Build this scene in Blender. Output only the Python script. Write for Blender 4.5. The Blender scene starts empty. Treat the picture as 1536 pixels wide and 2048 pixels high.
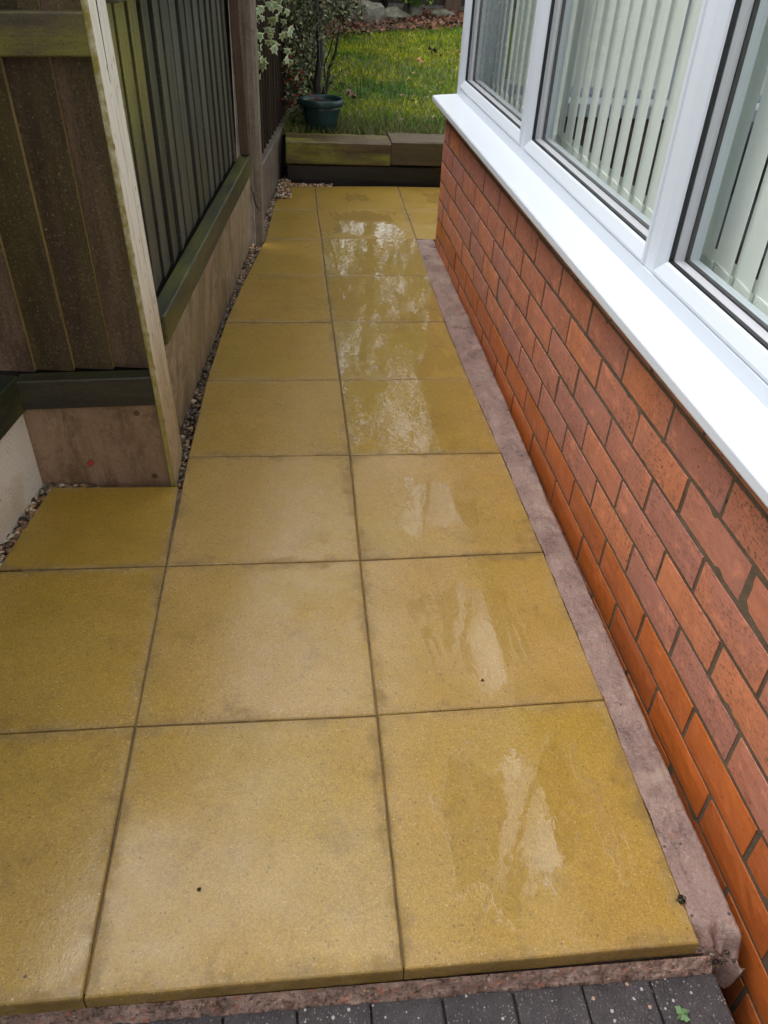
import bpy, bmesh, math, random
import numpy as np
from mathutils import Vector, Matrix

# ------------------------------------------------------------------ camera, sky, sun, exposure
SC = bpy.context.scene
COL = SC.collection
cd = bpy.data.cameras.new("camera")
cam = bpy.data.objects.new("camera", cd); COL.objects.link(cam)
cd.sensor_fit = 'HORIZONTAL'; cd.sensor_width = 36.0; cd.lens = 36.0 * 1613.97 / 1536.0
cd.clip_start = 0.02; cd.clip_end = 900.0
_r = Vector((0.99396479, -0.09926744, 0.04669007)); _u = Vector((0.02132693, 0.5923594, 0.80539152)); _f = Vector((0.10760646, 0.79953506, -0.59090146))
cam.matrix_world = Matrix(((_r.x, _u.x, -_f.x, -0.13519), (_r.y, _u.y, -_f.y, -0.50488), (_r.z, _u.z, -_f.z, 1.14864), (0, 0, 0, 1)))
SC.camera = cam

SUN_EL, SUN_AZ = math.radians(62), math.radians(303)      # azimuth clockwise from +y: high hazy sun to the left, a little ahead
world = bpy.data.worlds.new("World"); SC.world = world; world.use_nodes = True
wn, wl = world.node_tree.nodes, world.node_tree.links
wn.clear()
sky = wn.new("ShaderNodeTexSky"); sky.sky_type = 'NISHITA'; sky.sun_disc = False
sky.sun_elevation = SUN_EL; sky.sun_rotation = SUN_AZ; sky.air_density = 1.0; sky.dust_density = 2.5; sky.ozone_density = 1.0
hsv = wn.new("ShaderNodeHueSaturation"); hsv.inputs['Saturation'].default_value = 0.12; hsv.inputs['Value'].default_value = 1.25
tc = wn.new("ShaderNodeTexCoord"); mp = wn.new("ShaderNodeMapping"); mp.inputs['Scale'].default_value = (1, 1, 2.4)
cl = wn.new("ShaderNodeTexNoise"); cl.inputs['Scale'].default_value = 2.2; cl.inputs['Detail'].default_value = 6
cr = wn.new("ShaderNodeMapRange"); cr.inputs[1].default_value = 0.3; cr.inputs[2].default_value = 0.7; cr.inputs[3].default_value = 0.8; cr.inputs[4].default_value = 1.3
mx = wn.new("ShaderNodeVectorMath"); mx.operation = 'SCALE'
bg = wn.new("ShaderNodeBackground"); bg.inputs['Strength'].default_value = 0.15
wo = wn.new("ShaderNodeOutputWorld")
wl.new(tc.outputs['Generated'], mp.inputs[0]); wl.new(mp.outputs[0], cl.inputs['Vector']); wl.new(cl.outputs['Fac'], cr.inputs[0])
wl.new(sky.outputs[0], hsv.inputs['Color']); wl.new(hsv.outputs[0], mx.inputs[0]); wl.new(cr.outputs[0], mx.inputs['Scale'])
wl.new(mx.outputs[0], bg.inputs['Color']); wl.new(bg.outputs[0], wo.inputs['Surface'])

sd = bpy.data.lights.new("sun", 'SUN'); sd.energy = 0.95; sd.angle = math.radians(60); sd.color = (1.0, 0.95, 0.88)
sun = bpy.data.objects.new("sun", sd); COL.objects.link(sun)
_d = Vector((math.sin(SUN_AZ) * math.cos(SUN_EL), math.cos(SUN_AZ) * math.cos(SUN_EL), math.sin(SUN_EL)))
sun.rotation_euler = _d.to_track_quat('Z', 'Y').to_euler()
sun.location = (0, 0, 12)

vs = SC.view_settings
vs.view_transform = 'Standard'; vs.look = 'None'; vs.gamma = 1.0; vs.use_curve_mapping = False
vs.exposure = 0.88

RND = random.Random(7)
NR = np.random.default_rng(11)

# ------------------------------------------------------------------ node helpers
class NT:
    def __init__(s, name):
        s.m = bpy.data.materials.new(name); s.m.use_nodes = True
        s.n, s.l = s.m.node_tree.nodes, s.m.node_tree.links; s.n.clear()
        s.out = s.n.new("ShaderNodeOutputMaterial")
        s.b = s.n.new("ShaderNodeBsdfPrincipled"); s.l.new(s.b.outputs[0], s.out.inputs[0])
    def v(s, sock, val):
        if hasattr(val, 'is_output'): s.l.new(val, sock)
        elif isinstance(val, (tuple, list)) and len(val) == 3 and sock.type == 'RGBA': sock.default_value = (*val, 1)
        else: sock.default_value = val
    def tex(s, kind='Object', off=True):
        t = s.n.new("ShaderNodeTexCoord")
        if not off: return t.outputs[kind]
        oi = s.n.new("ShaderNodeObjectInfo"); a = s.n.new("ShaderNodeVectorMath"); a.operation = 'MULTIPLY_ADD'
        s.l.new(oi.outputs['Random'], a.inputs[0]); a.inputs[1].default_value = (37.3, 61.7, 23.1); s.l.new(t.outputs[kind], a.inputs[2])
        return a.outputs[0]
    def rand(s): return s.n.new("ShaderNodeObjectInfo").outputs['Random']
    def scale(s, vec, xyz):
        a = s.n.new("ShaderNodeVectorMath"); a.operation = 'MULTIPLY'; s.l.new(vec, a.inputs[0]); a.inputs[1].default_value = xyz; return a.outputs[0]
    def noise(s, vec, sc, det=4, rough=.55, dist=0, out='Fac'):
        t = s.n.new("ShaderNodeTexNoise"); s.l.new(vec, t.inputs['Vector']); t.inputs['Scale'].default_value = sc
        t.inputs['Detail'].default_value = det; t.inputs['Roughness'].default_value = rough; t.inputs['Distortion'].default_value = dist; return t.outputs[out]
    def voro(s, vec, sc, out='Distance', feat='F1'):
        t = s.n.new("ShaderNodeTexVoronoi"); t.feature = feat; s.l.new(vec, t.inputs['Vector']); t.inputs['Scale'].default_value = sc; return t.outputs[out]
    def mr(s, x, a, b, c=0., d=1., smooth=False):
        t = s.n.new("ShaderNodeMapRange"); t.interpolation_type = 'SMOOTHSTEP' if smooth else 'LINEAR'
        s.v(t.inputs[0], x); s.v(t.inputs[1], a); s.v(t.inputs[2], b); s.v(t.inputs[3], c); s.v(t.inputs[4], d); return t.outputs[0]
    def math(s, op, a, b=0., c=None):
        t = s.n.new("ShaderNodeMath"); t.operation = op; s.v(t.inputs[0], a); s.v(t.inputs[1], b)
        if c is not None: s.v(t.inputs[2], c)
        return t.outputs[0]
    def mix(s, f, a, b, mode='MIX'):
        t = s.n.new("ShaderNodeMix"); t.data_type = 'RGBA'; t.blend_type = mode
        s.v(t.inputs[0], f); s.v(t.inputs[6], a); s.v(t.inputs[7], b); return t.outputs[2]
    def bump(s, h, strength=.3, dist=.01, normal=None):
        t = s.n.new("ShaderNodeBump"); s.v(t.inputs['Strength'], strength); t.inputs['Distance'].default_value = dist; s.l.new(h, t.inputs['Height'])
        if normal is not None: s.l.new(normal, t.inputs['Normal'])
        return t.outputs[0]
    def sep(s, vec):
        t = s.n.new("ShaderNodeSeparateXYZ"); s.l.new(vec, t.inputs[0]); return t.outputs
    def attr(s, name, kind='GEOMETRY', out='Color'):
        t = s.n.new("ShaderNodeAttribute"); t.attribute_type = kind; t.attribute_name = name; return t.outputs[out]
    def set(s, **k):
        for kk, val in k.items(): s.v(s.b.inputs[kk.replace('_', ' ')], val)
        return s.m

def simple(name, col, rough=.5, **k):
    t = NT(name); return t.set(Base_Color=col, Roughness=rough, **k)

# ------------------------------------------------------------------ materials
def m_slab():
    t = NT("wet_slab")
    p = t.tex(); g = t.sep(t.tex('Generated', off=False))
    eu = t.math('MINIMUM', g[0], t.math('SUBTRACT', 1., g[0])); ev = t.math('MINIMUM', g[1], t.math('SUBTRACT', 1., g[1]))
    edge = t.math('MINIMUM', eu, ev)
    n1 = t.noise(p, 5, 5, .6); n2 = t.noise(p, 16, 5, .65); n3 = t.noise(p, 60, 3, .6)
    c = t.mix(t.mr(n1, .35, .68), (.300, .184, .014), (.345, .212, .030))
    c = t.mix(t.mr(n2, .42, .70, 0, .6), c, (.245, .150, .018))
    c = t.mix(t.mr(t.noise(p, 2.3, 3, .5), .45, .65, 0, .6), c, (.30, .20, .014))
    c = t.mix(t.mr(t.noise(p, 3.6, 6, .68, .5), .50, .70, 0, .55), c, (.19, .120, .010))
    c = t.mix(t.mr(t.noise(p, 75, 4, .75), .5, .68, 0, .45), c, (.19, .115, .03))
    tan = t.math('MULTIPLY', t.attr('tan', 'OBJECT', 'Fac'), t.mr(t.noise(p, 3.1, 4, .6), .3, .62))
    c = t.mix(tan, c, (.355, .22, .075))
    eg = t.mr(t.math('ADD', edge, t.mr(n2, .3, .7, -.04, .04)), .0, .075, 1, 0, True)
    c = t.mix(t.math('MULTIPLY', eg, t.mr(n3, .35, .65, .15, .75)), c, (.29, .205, .105))
    fg = t.noise(p, 340, 3, .8); c = t.mix(t.mr(fg, .50, .66, 0, .5), c, (.15, .088, .015)); c = t.mix(t.mr(fg, .46, .34, 0, .38), c, (.50, .36, .14))
    fg2 = t.noise(p, 120, 4, .75); c = t.mix(t.mr(fg2, .52, .68, 0, .38), c, (.17, .105, .02))
    # aggregate: pale grains and dark pits
    d = t.voro(p, 210); cellc = t.voro(p, 210, 'Color')
    grain = t.math('MULTIPLY', t.mr(d, t.mr(t.sep(cellc)[2], 0, 1, .20, .42), .16), t.math('GREATER_THAN', t.sep(cellc)[0], .82))
    dry = t.math('ADD', .35, t.math('MULTIPLY', eg, .6))
    c = t.mix(t.math('MULTIPLY', grain, t.math('MULTIPLY', t.math('SUBTRACT', 1., t.math('MULTIPLY', t.attr('puddle', 'OBJECT', 'Fac'), .3)), t.math('MULTIPLY', t.sep(cellc)[1], t.math('ADD', dry, t.math('MULTIPLY', tan, .3))))), c, (.62, .50, .30))
    d2 = t.voro(t.scale(p, (1.13, .93, 1)), 150); c2 = t.voro(t.scale(p, (1.13, .93, 1)), 150, 'Color')
    pit = t.math('MULTIPLY', t.mr(d2, .32, .2), t.math('GREATER_THAN', t.sep(c2)[1], .93))
    c = t.mix(t.math('MULTIPLY', pit, .65), c, (.09, .055, .02))
    d3 = t.voro(p, 26); c3 = t.voro(p, 26, 'Color')
    spot = t.math('MULTIPLY', t.mr(d3, .075, .05), t.math('GREATER_THAN', t.sep(c3)[2], .9))
    c = t.mix(t.math('MULTIPLY', spot, .85), c, (.05, .035, .015))
    grime = t.mr(t.math('ADD', t.noise(p, 9, 6, .75), t.math('MULTIPLY', eg, .14)), .57, .74, 0, .6)
    c = t.mix(grime, c, (.15, .092, .022))

    # standing water
    amt = t.attr('puddle', 'OBJECT', 'Fac')
    w = t.noise(t.scale(p, (2.0, .70, 1)), 6.5, 7, .68, .6)
    cx = t.math('MULTIPLY', t.math('SUBTRACT', g[0], t.attr('puddle_x', 'OBJECT', 'Fac')), 1.0)
    val = t.math('SUBTRACT', t.math('ADD', t.math('MULTIPLY', edge, 1.3), t.math('MULTIPLY', t.math('SUBTRACT', w, .5), 1.3)), t.math('ADD', .05, t.math('MULTIPLY', t.math('SUBTRACT', 1., amt), .62)))
    val = t.math('SUBTRACT', val, t.math('MULTIPLY', t.math('ABSOLUTE', cx), .25))
    mask = t.math('MULTIPLY', t.mr(val, 0., .035, 0, 1, True), t.math('GREATER_THAN', amt, .01))
    damp = t.mr(t.noise(p, 4.2, 4, .6), .3, .65, .06, .42)
    damp = t.math('ADD', damp, t.math('MULTIPLY', t.attr('tan', 'OBJECT', 'Fac'), t.mr(n2, .3, .65, .25, .75)))
    damp = t.math('MULTIPLY', damp, t.mr(eg, 0, 1, 1, .25))
    c = t.mix(t.math('MULTIPLY', mask, .12), c, (.20, .12, .012))
    rough_c = t.mix(mask, (.135, .135, .135), (.006, .006, .006))
    ripple = t.noise(t.scale(p, (1.4, 1, 1)), 24, 2.5, .5, .6)
    micro = t.math('ADD', t.math('MULTIPLY', t.noise(p, 420, 2, .6), .5), t.math('MULTIPLY', t.noise(p, 130, 3, .6), .5))
    bn = t.bump(micro, .5, .0022, t.bump(n3, .35, .003))
    film = t.math('ADD', t.math('MULTIPLY', ripple, t.mr(mask, 0, 1, .25, .19)), t.math('MULTIPLY', micro, t.mr(mask, 0, 1, .22, .0)))
    film = t.math('ADD', film, t.math('MULTIPLY', t.noise(t.scale(p, (1, 1.3, 1)), 85, 1.5, .5, .8), t.mr(mask, 0, 1, 0, .022)))
    film = t.math('ADD', film, t.math('MULTIPLY', mask, .35))
    cn = t.bump(film, .5, .0026)
    return t.set(Base_Color=c, Roughness=.5, Normal=bn, Coat_Weight=t.math('MAXIMUM', mask, damp), Coat_Roughness=t.sep(rough_c)[0], Coat_IOR=1.62, Coat_Normal=cn, Specular_IOR_Level=.25)

def m_brick(name, a, b, c3, dark, rough, pits):
    t = NT(name); p = t.tex(); r = t.rand()
    c = t.mix(t.mr(r, .25, .75), a, b)
    r2 = t.math('FRACT', t.math('MULTIPLY', r, 7.13)); c = t.mix(t.mr(r2, .55, 1, 0, .8), c, c3)
    n = t.noise(p, 14, 5, .65); c = t.mix(t.mr(n, .4, .75, 0, .55), c, tuple(x * .62 for x in a))
    n4 = t.noise(p, 5, 2); c = t.mix(t.mr(n4, .45, .7, 0, .5), c, c3)
    sp = t.noise(t.scale(p, (1, .7, 1.3)), 150, 3, .7); lo = t.noise(p, 7, 3)
    m = t.math('MULTIPLY', t.mr(sp, .52, .64), t.mr(lo, .38, .66, .15, 1.)); c = t.mix(t.math('MULTIPLY', m, pits), c, dark)
    vv = t.voro(p, 60); vc = t.voro(p, 60, 'Color'); hole = t.math('MULTIPLY', t.mr(vv, .18, .1), t.math('GREATER_THAN', t.sep(vc)[0], .9))
    c = t.mix(t.math('MULTIPLY', hole, pits), c, (.02, .012, .01))
    wh = t.voro(p, 21); wc = t.voro(p, 21, 'Color'); c = t.mix(t.math('MULTIPLY', t.mr(wh, .04, .02), t.math('GREATER_THAN', t.sep(wc)[1], .9)), c, (.7, .6, .5))
    c = t.mix(t.math('MULTIPLY', t.mr(t.noise(t.scale(p, (1, 1, 1.6)), 19, 5, .7), .54, .70), pits * .55), c, tuple(min(1., x * 1.5 + .03) for x in a))
    h = t.math('ADD', t.math('MULTIPLY', n, .5), t.math('MULTIPLY', sp, .5))
    return t.set(Base_Color=c, Roughness=t.mr(n, .3, .7, rough - .08, rough + .12), Normal=t.bump(h, .45 * pits + .1, .003))

def m_concrete(name, a, b, stain, rough=.7, sc=9, streak=True, green=None, grain=.5, bumpd=.004):
    t = NT(name); p = t.tex()
    n = t.noise(p, sc, 6, .65); c = t.mix(t.mr(n, .35, .68), a, b)
    if streak:
        s = t.noise(t.scale(p, (5, 5, 1.3)), 4.5, 7, .75, .5); c = t.mix(t.mr(s, .45, .66, 0, .8), c, stain)
        c = t.mix(t.mr(t.noise(p, 6, 7, .75, .8), .50, .64, 0, .6), c, tuple(x * .7 for x in stain)); c = t.mix(t.mr(t.noise(p, 55, 5, .75), .54, .66, 0, .4), c, tuple(min(1., x * 1.3) for x in b))
    else:
        c = t.mix(t.mr(t.noise(p, sc * .4, 5, .6), .5, .7, 0, .7), c, stain)
    if green:
        gm = t.noise(t.scale(p, (5, 5, .7)), 2.2, 4, .6); c = t.mix(t.mr(gm, .48, .66, 0, .7), c, green)
    f = t.noise(p, 170, 3, .7); c = t.mix(t.mr(f, .58, .72, 0, grain), c, tuple(x * .3 for x in stain))
    f2 = t.noise(p, 260, 2, .6); c = t.mix(t.mr(f2, .6, .7, 0, grain * .6), c, tuple(min(1, x * 1.5) for x in b))
    pv = t.voro(t.scale(p, (1, 1, .55)), 55); pc = t.voro(t.scale(p, (1, 1, .55)), 55, 'Color')
    c = t.mix(t.math('MULTIPLY', t.mr(pv, .16, .08), t.math('GREATER_THAN', t.sep(pc)[0], .88)), c, tuple(x * .25 for x in stain))
    return t.set(Base_Color=c, Roughness=rough, Normal=t.bump(t.math('ADD', n, t.math('MULTIPLY', f, .5)), .5, bumpd))

def m_wood(name, a, b, moss=(.12, .13, .03), mossy=.4, rough=.55, top_moss=0, axis=2, speck=.5, edge=None):
    t = NT(name); p = t.tex(); r = t.rand()
    sc = [28, 28, 28]; sc[axis] = 1.6
    g = t.noise(t.scale(p, tuple(sc)), 1.6, 7, .7, .6); c = t.mix(t.mr(g, .38, .64), tuple(x * .8 for x in a), tuple(x * 1.15 for x in b))
    c = t.mix(t.mr(r, 0, 1, 0, .55), c, tuple(x * 1.35 for x in b))
    c = t.mix(t.mr(t.math('FRACT', t.math('MULTIPLY', r, 9.7)), .3, 1, 0, .6), c, tuple(x * .7 for x in a))
    ms = [4, 4, 4]; ms[axis] = .8
    mm = t.noise(t.scale(p, tuple(ms)), 2.2, 5, .65)
    c = t.mix(t.mr(mm, .44, .62, 0, min(1., mossy)), c, moss)
    c = t.mix(t.mr(t.noise(t.scale(p, tuple(q * 1.7 for q in ms)), 3.1, 6, .75), .48, .66, 0, .55), c, tuple(x * .45 for x in a))
    if top_moss:
        z = t.sep(t.n.new("ShaderNodeNewGeometry").outputs['Position'])[2]
        y = t.sep(t.n.new("ShaderNodeNewGeometry").outputs['Position'])[1]
        m2 = t.math('MULTIPLY', t.mr(z, .50, .92, 0, 1, True), t.mr(t.math('ADD', y, t.mr(mm, .3, .7, -.2, .2)), 1.5, 1.95, 1, 0, True))
        c = t.mix(t.math('MULTIPLY', m2, t.mr(g, .3, .6, .25, 1)), c, (.30, .28, .035))
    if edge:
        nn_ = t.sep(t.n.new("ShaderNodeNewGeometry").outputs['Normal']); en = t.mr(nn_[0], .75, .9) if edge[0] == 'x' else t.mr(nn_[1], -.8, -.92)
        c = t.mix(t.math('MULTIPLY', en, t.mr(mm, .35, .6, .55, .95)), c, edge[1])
    f = t.noise(p, 190, 4, .75); c = t.mix(t.mr(f, .58, .70, 0, speck), c, tuple(x * 2.6 + .03 for x in b)); c = t.mix(t.mr(f, .45, .36, 0, .6), c, tuple(x * .35 for x in a))
    return t.set(Base_Color=c, Roughness=rough, Normal=t.bump(t.math('ADD', g, t.math('MULTIPLY', f, .3)), .55, .003))

M = {}
M['slab'] = m_slab()
M['brick'] = m_brick("rustic_brick", (.57, .20, .10), (.44, .165, .115), (.37, .17, .155), (.10, .05, .04), .52, .85)
M['orange'] = m_brick("smooth_brick", (.50, .125, .024), (.43, .110, .024), (.36, .095, .03), (.13, .045, .02), .36, .5)
M['mortar'] = m_concrete("wall_mortar", (.085, .060, .038), (.14, .10, .066), (.05, .038, .024), .85, 30, False)
M['upvc'] = NT("white_upvc").set(Base_Color=(.60, .65, .72), Roughness=.28, Specular_IOR_Level=.5)
M['rubber'] = simple("black_gasket", (.012, .012, .016), .35)
M['spacer'] = simple("grey_spacer_bar", (.62, .62, .68), .4)
M['dark'] = simple("painted_gap_shade", (.01, .009, .008), .9)  # near-black for sheets added behind fence boards, painting the darkness in the gaps
def m_glass():
    t = NT("window_glass"); t.n.remove(t.b)
    tr = t.n.new("ShaderNodeBsdfTransparent"); tr.inputs[0].default_value = (.972, .985, .978, 1)
    gl = t.n.new("ShaderNodeBsdfGlossy"); gl.inputs['Roughness'].default_value = .01
    ge = t.n.new("ShaderNodeNewGeometry"); dt = t.n.new("ShaderNodeVectorMath"); dt.operation = 'DOT_PRODUCT'
    t.l.new(ge.outputs['Incoming'], dt.inputs[0]); t.l.new(ge.outputs['Normal'], dt.inputs[1])
    fr = t.math('MULTIPLY_ADD', t.math('POWER', t.math('SUBTRACT', 1., t.math('ABSOLUTE', dt.outputs['Value'])), 5.), .95, .045)
    mxs = t.n.new("ShaderNodeMixShader"); t.l.new(fr, mxs.inputs[0]); t.l.new(tr.outputs[0], mxs.inputs[1]); t.l.new(gl.outputs[0], mxs.inputs[2])
    t.l.new(mxs.outputs[0], t.out.inputs[0]); return t.m
M['glass'] = m_glass()
def m_blind():
    t = NT("blind_fabric"); p = t.tex()
    f = t.noise(t.scale(p, (1, 260, 40)), 2, 2); c = t.mix(t.mr(f, .3, .7), (.82, .87, .82), (.90, .94, .89))
    t.set(Base_Color=c, Roughness=.7, Normal=t.bump(f, .1, .001)); tl = t.n.new("ShaderNodeBsdfTranslucent"); t.l.new(c, tl.inputs[0])
    mxs = t.n.new("ShaderNodeMixShader"); mxs.inputs[0].default_value = .22; t.l.new(t.b.outputs[0], mxs.inputs[1]); t.l.new(tl.outputs[0], mxs.inputs[2]); t.l.new(mxs.outputs[0], t.out.inputs[0]); return t.m
M['blind'] = m_blind()
M['chain'] = simple("white_bead_chain", (.8, .8, .74), .35)
M['inwall'] = NT("room_wall").set(Base_Color=(.35, .34, .33), Roughness=.8)
M['carpet'] = NT("room_floor").set(Base_Color=(.10, .09, .085), Roughness=.9)
M['sofa'] = NT("sofa_fabric").set(Base_Color=(.06, .06, .075), Roughness=.85)
def m_poly():
    t = NT("polycarbonate_roof"); t.set(Base_Color=(.8, .84, .86), Roughness=.4); tl = t.n.new("ShaderNodeBsdfTranslucent"); tl.inputs[0].default_value = (.55, .58, .60, 1)
    mxs = t.n.new("ShaderNodeMixShader"); mxs.inputs[0].default_value = .45; t.l.new(t.b.outputs[0], mxs.inputs[1]); t.l.new(tl.outputs[0], mxs.inputs[2]); t.l.new(mxs.outputs[0], t.out.inputs[0]); return t.m
M['rooftile'] = m_poly()
M['post_white'] = None
def m_post():
    t = NT("stained_white_post"); p = t.tex(off=False); z = t.sep(p)[2]
    n = t.noise(t.scale(p, (10, 10, 1.3)), 4, 6, .7); n2 = t.noise(p, 40, 4, .7)
    c = t.mix(t.mr(n, .4, .7), (.90, .86, .76), (.78, .72, .60))
    dirt = t.mr(t.math('ADD', z, t.mr(n, .3, .7, .12, -.12)), .12, .62, 1, 0, True)
    c = t.mix(dirt, c, t.mix(t.mr(n2, .35, .65), (.42, .32, .17), (.56, .45, .27)))
    pk = t.mr(t.noise(t.scale(p, (14, 14, 2.6)), 3, 5, .7), .56, .70, 0, .7); c = t.mix(pk, c, (.26, .17, .115))
    d = t.voro(t.scale(p, (1, 1, .28)), 85); dc = t.voro(t.scale(p, (1, 1, .28)), 85, 'Color')
    c = t.mix(t.math('MULTIPLY', t.mr(d, .2, .1), t.math('GREATER_THAN', t.sep(dc)[0], .86)), c, (.09, .055, .035))
    nm = t.sep(t.n.new("ShaderNodeNewGeometry").outputs['Normal'])[1]
    c = t.mix(t.math('MULTIPLY', t.mr(nm, -.25, -.6), t.mr(n2, .3, .6, .5, 1)), c, (.24, .20, .035))
    return t.set(Base_Color=c, Roughness=.75, Normal=t.bump(t.math('ADD', n2, n), .5, .004))
M['post_white'] = m_post()
M['post_grey'] = m_concrete("grey_post", (.20, .17, .125), (.27, .23, .18), (.13, .10, .075), .7, 8)
M['gboard_brown'] = m_concrete("brown_gravel_board", (.25, .155, .09), (.32, .21, .13), (.11, .06, .03), .45, 5, True, None, .4)
M['gboard_grey'] = m_concrete("grey_gravel_board", (.36, .285, .185), (.48, .40, .29), (.15, .10, .055), .6, 6, True, (.22, .21, .09), .4)
M['gboard_white'] = m_concrete("white_stained_board", (.80, .76, .67), (.86, .83, .76), (.52, .38, .22), .7, 7, False, None, .8)
M['gboard_far'] = m_concrete("far_gravel_board", (.17, .14, .115), (.22, .185, .15), (.10, .078, .06), .45, 6, True)
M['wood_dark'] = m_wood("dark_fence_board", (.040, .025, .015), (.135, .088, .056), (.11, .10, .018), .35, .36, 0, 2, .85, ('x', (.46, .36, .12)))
M['wood_rail'] = m_wood("dark_rail", (.022, .019, .012), (.045, .038, .022), (.05, .055, .012), .5, .5, 0, 0, .35)
M['wood_rail_moss'] = m_wood("mossy_rail", (.055, .042, .026), (.10, .072, .045), (.17, .16, .02), .9, .6, 0, 0, .3)
M['wood_mid'] = m_wood("weathered_board", (.038, .042, .034), (.120, .122, .098), (.09, .10, .03), .35, .5, 1, 2, .4, ('y', (.020, .018, .013)))  # edges toward the camera painted dark, standing in for shadow lines between boards
M['wood_midrail'] = m_wood("green_rail", (.020, .028, .020), (.050, .056, .030), (.13, .135, .02), .85, .45, 0, 1, .25)
M['wood_far'] = m_wood("brown_slat", (.030, .018, .012), (.055, .032, .020), (.06, .05, .02), .2, .5, 0, 2, .3)
M['wood_batten'] = m_wood("red_batten", (.085, .048, .030), (.13, .075, .048), (.07, .05, .02), .3, .6, 0, 2, .3)
M['sleeper'] = m_wood("sleeper_wood", (.040, .026, .013), (.11, .070, .034), (.22, .21, .03), 1., .5, 0, 0, .3)
M['sleeper_top'] = m_wood("sleeper_wood_pale", (.050, .034, .02), (.095, .064, .034), (.08, .07, .02), .5, .5, 0, 0, .3)
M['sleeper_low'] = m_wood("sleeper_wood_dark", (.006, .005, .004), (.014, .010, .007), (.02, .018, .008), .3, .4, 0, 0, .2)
M['soil'] = m_concrete("dark_soil", (.018, .012, .008), (.035, .023, .015), (.01, .008, .006), .7, 20, False, None, .5, .012)
def m_fillet():
    t = NT("pink_mortar"); p = t.tex(off=False)
    n = t.noise(p, 9, 8, .72, .8); c = t.mix(t.mr(n, .38, .60), (.150, .092, .080), (.270, .180, .152))
    c = t.mix(t.mr(t.noise(p, 5.5, 5, .6, 1.), .52, .64, 0, .7), c, (.33, .24, .19))
    c = t.mix(t.mr(t.noise(p, 37, 6, .75), .57, .70, 0, .65), c, (.30, .125, .075))
    c = t.mix(t.mr(t.noise(t.scale(p, (1.4, .5, 1)), 17, 7, .8, .5), .56, .68, 0, .85), c, (.050, .036, .030))
    f = t.noise(p, 190, 4, .75); c = t.mix(t.mr(f, .55, .66, 0, .6), c, (.07, .042, .038)); c = t.mix(t.mr(f, .42, .34, 0, .5), c, (.42, .32, .28))
    v = t.voro(p, 75); vc = t.voro(p, 75, 'Color'); c = t.mix(t.math('MULTIPLY', t.mr(v, .22, .14), t.math('GREATER_THAN', t.sep(vc)[0], .93)), c, (.03, .018, .015))
    return t.set(Base_Color=c, Roughness=t.mr(n, .3, .7, .2, .5), Normal=t.bump(t.math('ADD', n, t.math('MULTIPLY', f, .6)), .7, .005))
M['fillet'] = m_fillet()
M['joint'] = m_concrete('joint_sand', (.05, .033, .018), (.15, .10, .055), (.03, .02, .012), .7, 30, False, None, .6)
def m_haunch():
    t = NT("rough_bed_mortar"); p = t.tex(off=False)
    n = t.noise(p, 26, 6, .75); c = t.mix(t.mr(n, .36, .6), (.14, .085, .065), (.40, .275, .225))
    f = t.noise(p, 150, 4, .75); c = t.mix(t.mr(f, .54, .62, 0, .85), c, (.045, .025, .02))
    c = t.mix(t.mr(t.noise(p, 90, 4, .7), .57, .66, 0, .8), c, (.42, .14, .07))
    v = t.voro(p, 150); vc = t.voro(p, 150, 'Color'); c = t.mix(t.math('MULTIPLY', t.mr(v, .3, .2), t.math('GREATER_THAN', t.sep(vc)[1], .86)), c, (.52, .38, .22))
    return t.set(Base_Color=c, Roughness=.5, Normal=t.bump(t.math('ADD', n, f), .9, .007))
M['haunch'] = m_haunch()
def m_block():
    t = NT("charcoal_block"); p = t.tex()
    n = t.noise(p, 40, 4, .6); c = t.mix(t.mr(n, .35, .7), (.030, .026, .030), (.058, .050, .055))
    for s_, th, col in ((120, .88, (.40, .38, .36)), (210, .76, (.22, .19, .18)), (85, .95, (.42, .28, .19)), (290, .70, (.15, .135, .14))):
        pp = t.scale(p, (1 + s_ * .001, 1, 1.1)); v = t.voro(pp, s_); vc = t.voro(pp, s_, 'Color')
        rr = t.mr(t.sep(vc)[2], 0, 1, .12, .34)
        c = t.mix(t.math('MULTIPLY', t.math('LESS_THAN', v, rr), t.math('GREATER_THAN', t.sep(vc)[0], th)), c, col)
    f = t.noise(p, 260, 3, .7)
    return t.set(Base_Color=c, Roughness=t.mr(n, .3, .7, .32, .6), Normal=t.bump(f, .9, .004))
M['block'] = m_block()
def m_attr(name, rough=.6, nz=.3, spec=.5, trans=0.):
    t = NT(name); p = t.tex(off=False)
    c = t.attr('pcol'); n = t.noise(p, 90, 3, .6); c = t.mix(t.mr(n, .35, .7, 0, nz), c, (.03, .022, .015))
    return t.set(Base_Color=c, Roughness=rough, Specular_IOR_Level=spec)
M['pebble'] = m_attr("gravel_stone", .42)
M['grass'] = m_attr("grass_blade", .6, .1, .15)
M['leaf'] = m_attr("leaf_surface", .42, .12)
def m_tleaf():
    m = m_attr("tree_leaf", .5, .1); n, l = m.node_tree.nodes, m.node_tree.links
    b = [x for x in n if x.type == 'BSDF_PRINCIPLED'][0]; o = [x for x in n if x.type == 'OUTPUT_MATERIAL'][0]
    tl = n.new("ShaderNodeBsdfTranslucent"); mxs = n.new("ShaderNodeMixShader"); mxs.inputs[0].default_value = .45
    l.new(b.inputs['Base Color'].links[0].from_socket, tl.inputs[0]); l.new(b.outputs[0], mxs.inputs[1]); l.new(tl.outputs[0], mxs.inputs[2]); l.new(mxs.outputs[0], o.inputs[0]); return m
M['tleaf'] = m_tleaf()
M['litter'] = m_attr("leaf_litter", .55, .25)
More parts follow.
